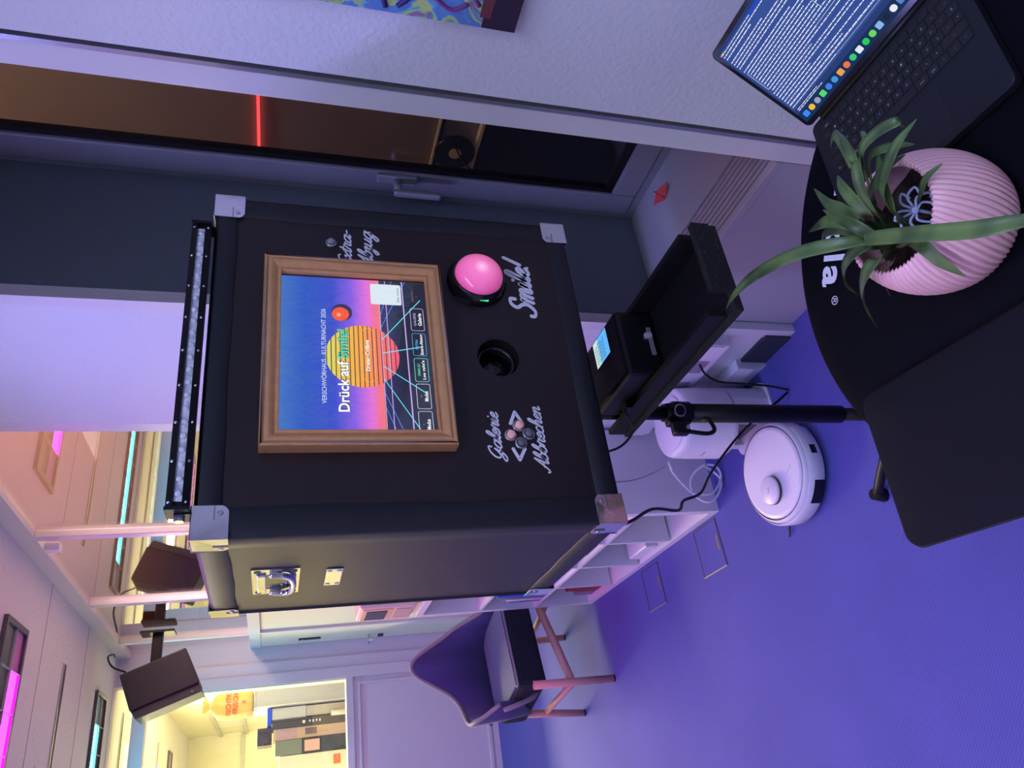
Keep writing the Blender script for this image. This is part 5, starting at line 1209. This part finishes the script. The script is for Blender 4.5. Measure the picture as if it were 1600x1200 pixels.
# ================================================================== loudspeaker on the wall
sp = thing('loudspeaker', (1.0, 5.33, 2.3), 'black loudspeaker tilted on a wall bracket under the ceiling', 'speaker')
SPK = mat('speaker_black', (.010, .011, .018), .55)
MB().poly([(0.969, 2.55), (1.102, 2.189), (0.885, 2.093), (0.756, 2.472)], lambda a, b_, t: (a, t, b_), 5.20, 5.47).build('cabinet', SPK, sp, bevel=.008)
MB().poly([(0.757, 2.468), (0.884, 2.098), (0.835, 2.076), (0.710, 2.440)], lambda a, b_, t: (a, t, b_), 5.215, 5.455).build('grille', mat('grille_grey', (.055, .055, .06), .5, .3, bump=(500, .5)), sp, bevel=.006)
MB().box(0.838, 0.842, 5.2125, 5.2155, 2.128, 2.142).build('badge', STEEL, sp)
MB().box(1.03, 1.238, 5.30, 5.36, 2.34, 2.40, b=.006).build('bracket_arm', BLACK, sp); MB().box(1.222, 1.2365, 5.26, 5.40, 2.27, 2.47).build('wall_plate', BLACK, sp)
MB().tube([(1.0, 5.30, 2.53), (1.04, 5.30, 2.61), (1.12, 5.40, 2.66), (1.18, 5.62, 2.67), (1.20, 5.78, 2.69)], .006, 8).build('lead', BLACK, sp)

# ================================================================== kitchen things behind the far glazing
kc = thing('storage_cabinet', (0.98, 6.75, 0), 'pale grey cabinet behind the far glazing, sack on top', 'cabinet')
CAB = mat('cabinet_grey', (.52, .54, .52), .5)
bx('cabinet_body', CAB, kc, 0.890, 1.235, 6.55, 7.05, 0, 1.79); bx('cabinet_top', CAB, kc, 0.885, 1.24, 6.545, 7.05, 1.79, 1.805); bx('corner_edge', mat('edge_cream', (.75, .72, .55), .5), kc, 0.884, 0.892, 6.543, 6.551, 0, 1.79)
sk = thing('cloth_sack', (0.945, 6.68, 1.807), 'yellow cloth sack with red lettering tied at the top', 'sack')
SACK = mat('sack_yellow', rgb(232, 196, 110), .85, bump=(25, .8), noise=(10, .12))
vs = []; n = 28; prof = [(.06, 0.0), (.098, .01), (.108, .06), (.112, .14), (.108, .21), (.095, .265), (.06, .30), (.026, .315), (.024, .325), (.045, .355), (.05, .375)]
rnd = random.Random(9)
for j, (r, z) in enumerate(prof):
    for i in range(n):
        a = 2 * PI * i / n; rr = r * (1 + .07 * math.sin(i * 2.1 + j * .7) * (.4 + j * .08)); vs.append((rr * math.cos(a), rr * .75 * math.sin(a), z))
MB().add(vs, [(j * n + i, j * n + (i + 1) % n, (j + 1) * n + (i + 1) % n, (j + 1) * n + i) for j in range(len(prof) - 1) for i in range(n)] + [tuple(range(n - 1, -1, -1))], True).build('bag', SACK, sk, local=True)
MB().lathe([(.030, .312), (.032, .320), (.030, .328)], (0, 0, 0), (0, 0, 1), 20).build('tie', mat('tie_cream', rgb(240, 220, 170), .7), sk, local=True)
RED = mat('sack_red', rgb(225, 90, 60), .8)
def sackf(a, b_):   # on the front of the bag, turned with the hanging cloth
    y = -.75 * .112 * math.sqrt(max(.05, 1 - (a / .118) ** 2)) - .006
    return (a, y, b_)
for body, a0, a1, b0, b1 in (('RICHTIG', -.085, .085, .165, .205), ('FRISCH', -.080, .070, .115, .155), ('E', -.01, .015, .06, .085)):
    mb = MB(); text_fit(mb, body, sackf, a0, a1, b0, b1, bold=.02); o = mb.build('printed_word', RED, sk, local=True, fix=False)
rk = thing('storage_rack', (0.65, 6.78, 0), 'cream rack of cartons behind the far glazing', 'rack')
RKM = mat('rack_cream', (.74, .72, .52), .6)
bx('shelf_board', RKM, rk, 0.36, 0.884, 6.60, 7.0, 1.055, 1.075)
bx('shelf_board', RKM, rk, 0.36, 0.884, 6.60, 7.0, 0.40, 0.42)
for x in (0.365, 0.862):
    for y in (6.60, 6.98): bx('upright', RKM, rk, x, x + .02, y, y + .02, 0, 1.055)
zt = 1.0755
def item(nm, m_, a, lbl, cat='box'):
    return put(nm, m_, a, lbl, cat, b=.003)
c1 = item('plain_carton', mat('carton_pale', (.66, .58, .46), .8), (0.800, 0.878, 6.66, 6.90, zt, zt + .33), 'pale carton under the blue-lidded bin in the rack')
bn = thing('plastic_bin', (0.84, 6.78, zt + .331), 'translucent bin with a bright blue lid in the rack', 'bin')
bx('tub', mat('milky', (.75, .74, .62), .35), bn, 0.793, 0.882, 6.66, 6.90, zt + .331, zt + .595, b=.006); bx('lid', mat('lid_blue', rgb(30, 80, 235), .4), bn, 0.755, 0.886, 6.645, 6.91, zt + .595, zt + .630, b=.004)
tbx = MB().cyl((0.80, 6.632, zt + .36), (0.80, 6.632, zt + .50), .022, n=18).build('paper_roll', mat('roll_cream', (.80, .78, .62), .7), None); tag(tbx, 'cream paper roll in front of the bin in the rack', 'roll'); tbx.location.z = -.36 + .0005
d1 = thing('dark_carton', (0.76, 6.78, zt), 'narrow dark grey carton with white print in the rack', 'box')
bx('carton', mat('carton_dark', (.055, .055, .06), .6), d1, 0.728, 0.790, 6.64, 6.92, zt, zt + .590)
PWH = mat('print_white', (.8, .8, .75), .6)
MB().cyl((.759, 6.6385, zt + .35), (.759, 6.640, zt + .35), .012, n=16).build('print_dot', PWH, d1)
for q in range(4): bx('print_stroke', PWH, d1, .750 + .004 * (q % 2), .769, 6.6385, 6.640, zt + .22 + q * .026, zt + .232 + q * .026)
d2 = thing('brown_carton', (0.69, 6.78, zt), 'brown cardboard carton with a dark label in the rack', 'box')
bx('carton', mat('cardboard', rgb(198, 168, 140), .8), d2, 0.642, 0.726, 6.65, 6.93, zt, zt + .580, b=.003); bx('label', mat('label_dark', (.16, .12, .11), .7), d2, 0.665, 0.712, 6.6485, 6.65, zt + .25, zt + .34); bx('tape', mat('tape', rgb(185, 150, 150), .5), d2, 0.643, 0.725, 6.6488, 6.65, zt + .40, zt + .56)
d3 = thing('black_carton', (0.58, 6.78, zt), 'wide black carton with a pink label in the rack', 'box')
bx('carton', mat('carton_black', (.045, .05, .05), .6), d3, 0.530, 0.640, 6.64, 6.93, zt, zt + .360, b=.003); bx('label', mat('label_pink', rgb(226, 178, 160), .7), d3, 0.545, 0.625, 6.6385, 6.64, zt + .23, zt + .345)
item('green_carton', mat('carton_green', (.20, .23, .18), .6), (0.532, 0.640, 6.65, 6.92, zt + .361, zt + .565), 'grey-green carton on top of the wide black one in the rack')
d4 = thing('cream_carton', (0.45, 6.78, zt), 'cream carton with an orange mark at the rack end', 'box')
bx('carton', mat('carton_cream', (.78, .74, .50), .7), d4, 0.375, 0.528, 6.65, 6.93, zt, zt + .53, b=.003); bx('mark', mat('mark_orange', rgb(255, 120, 70), .6), d4, 0.43, 0.50, 6.6485, 6.65, zt + .07, zt + .125)
item('dark_case', mat('case_dark', (.05, .035, .05), .5), (0.620, 0.745, 6.66, 6.90, zt + .5905, zt + .70), 'dark case lying on top of the rack cartons', 'case')

# red folded paper star on the window sill
os_ = thing('paper_crane', (1.594, 1.50, .5012), 'small red folded paper figure on the window sill', 'ornament')
RP = mat('red_paper', rgb(190, 60, 60), .7)
MB().add([(0, 0, .012), (.022, .004, .0), (-.022, .004, .0), (0, .055, .012), (0, .0, .030)], [(0, 1, 3), (0, 3, 2), (4, 1, 3), (4, 3, 2), (0, 4, 1), (0, 2, 4)]).build('wing', RP, os_, local=True)
MB().add([(0, 0, .012), (.020, -.004, .0), (-.020, -.004, .0), (0, -.050, .016), (0, .0, .032)], [(0, 1, 3), (0, 3, 2), (4, 1, 3), (4, 3, 2), (0, 4, 1), (0, 2, 4)]).build('wing', RP, os_, local=True)
MB().add([(-.018, 0, 0), (.018, 0, 0), (0, .012, 0), (0, -.012, 0), (0, 0, .042)], [(0, 2, 4), (2, 1, 4), (1, 3, 4), (3, 0, 4), (0, 3, 1, 2)]).build('body', RP, os_, local=True)
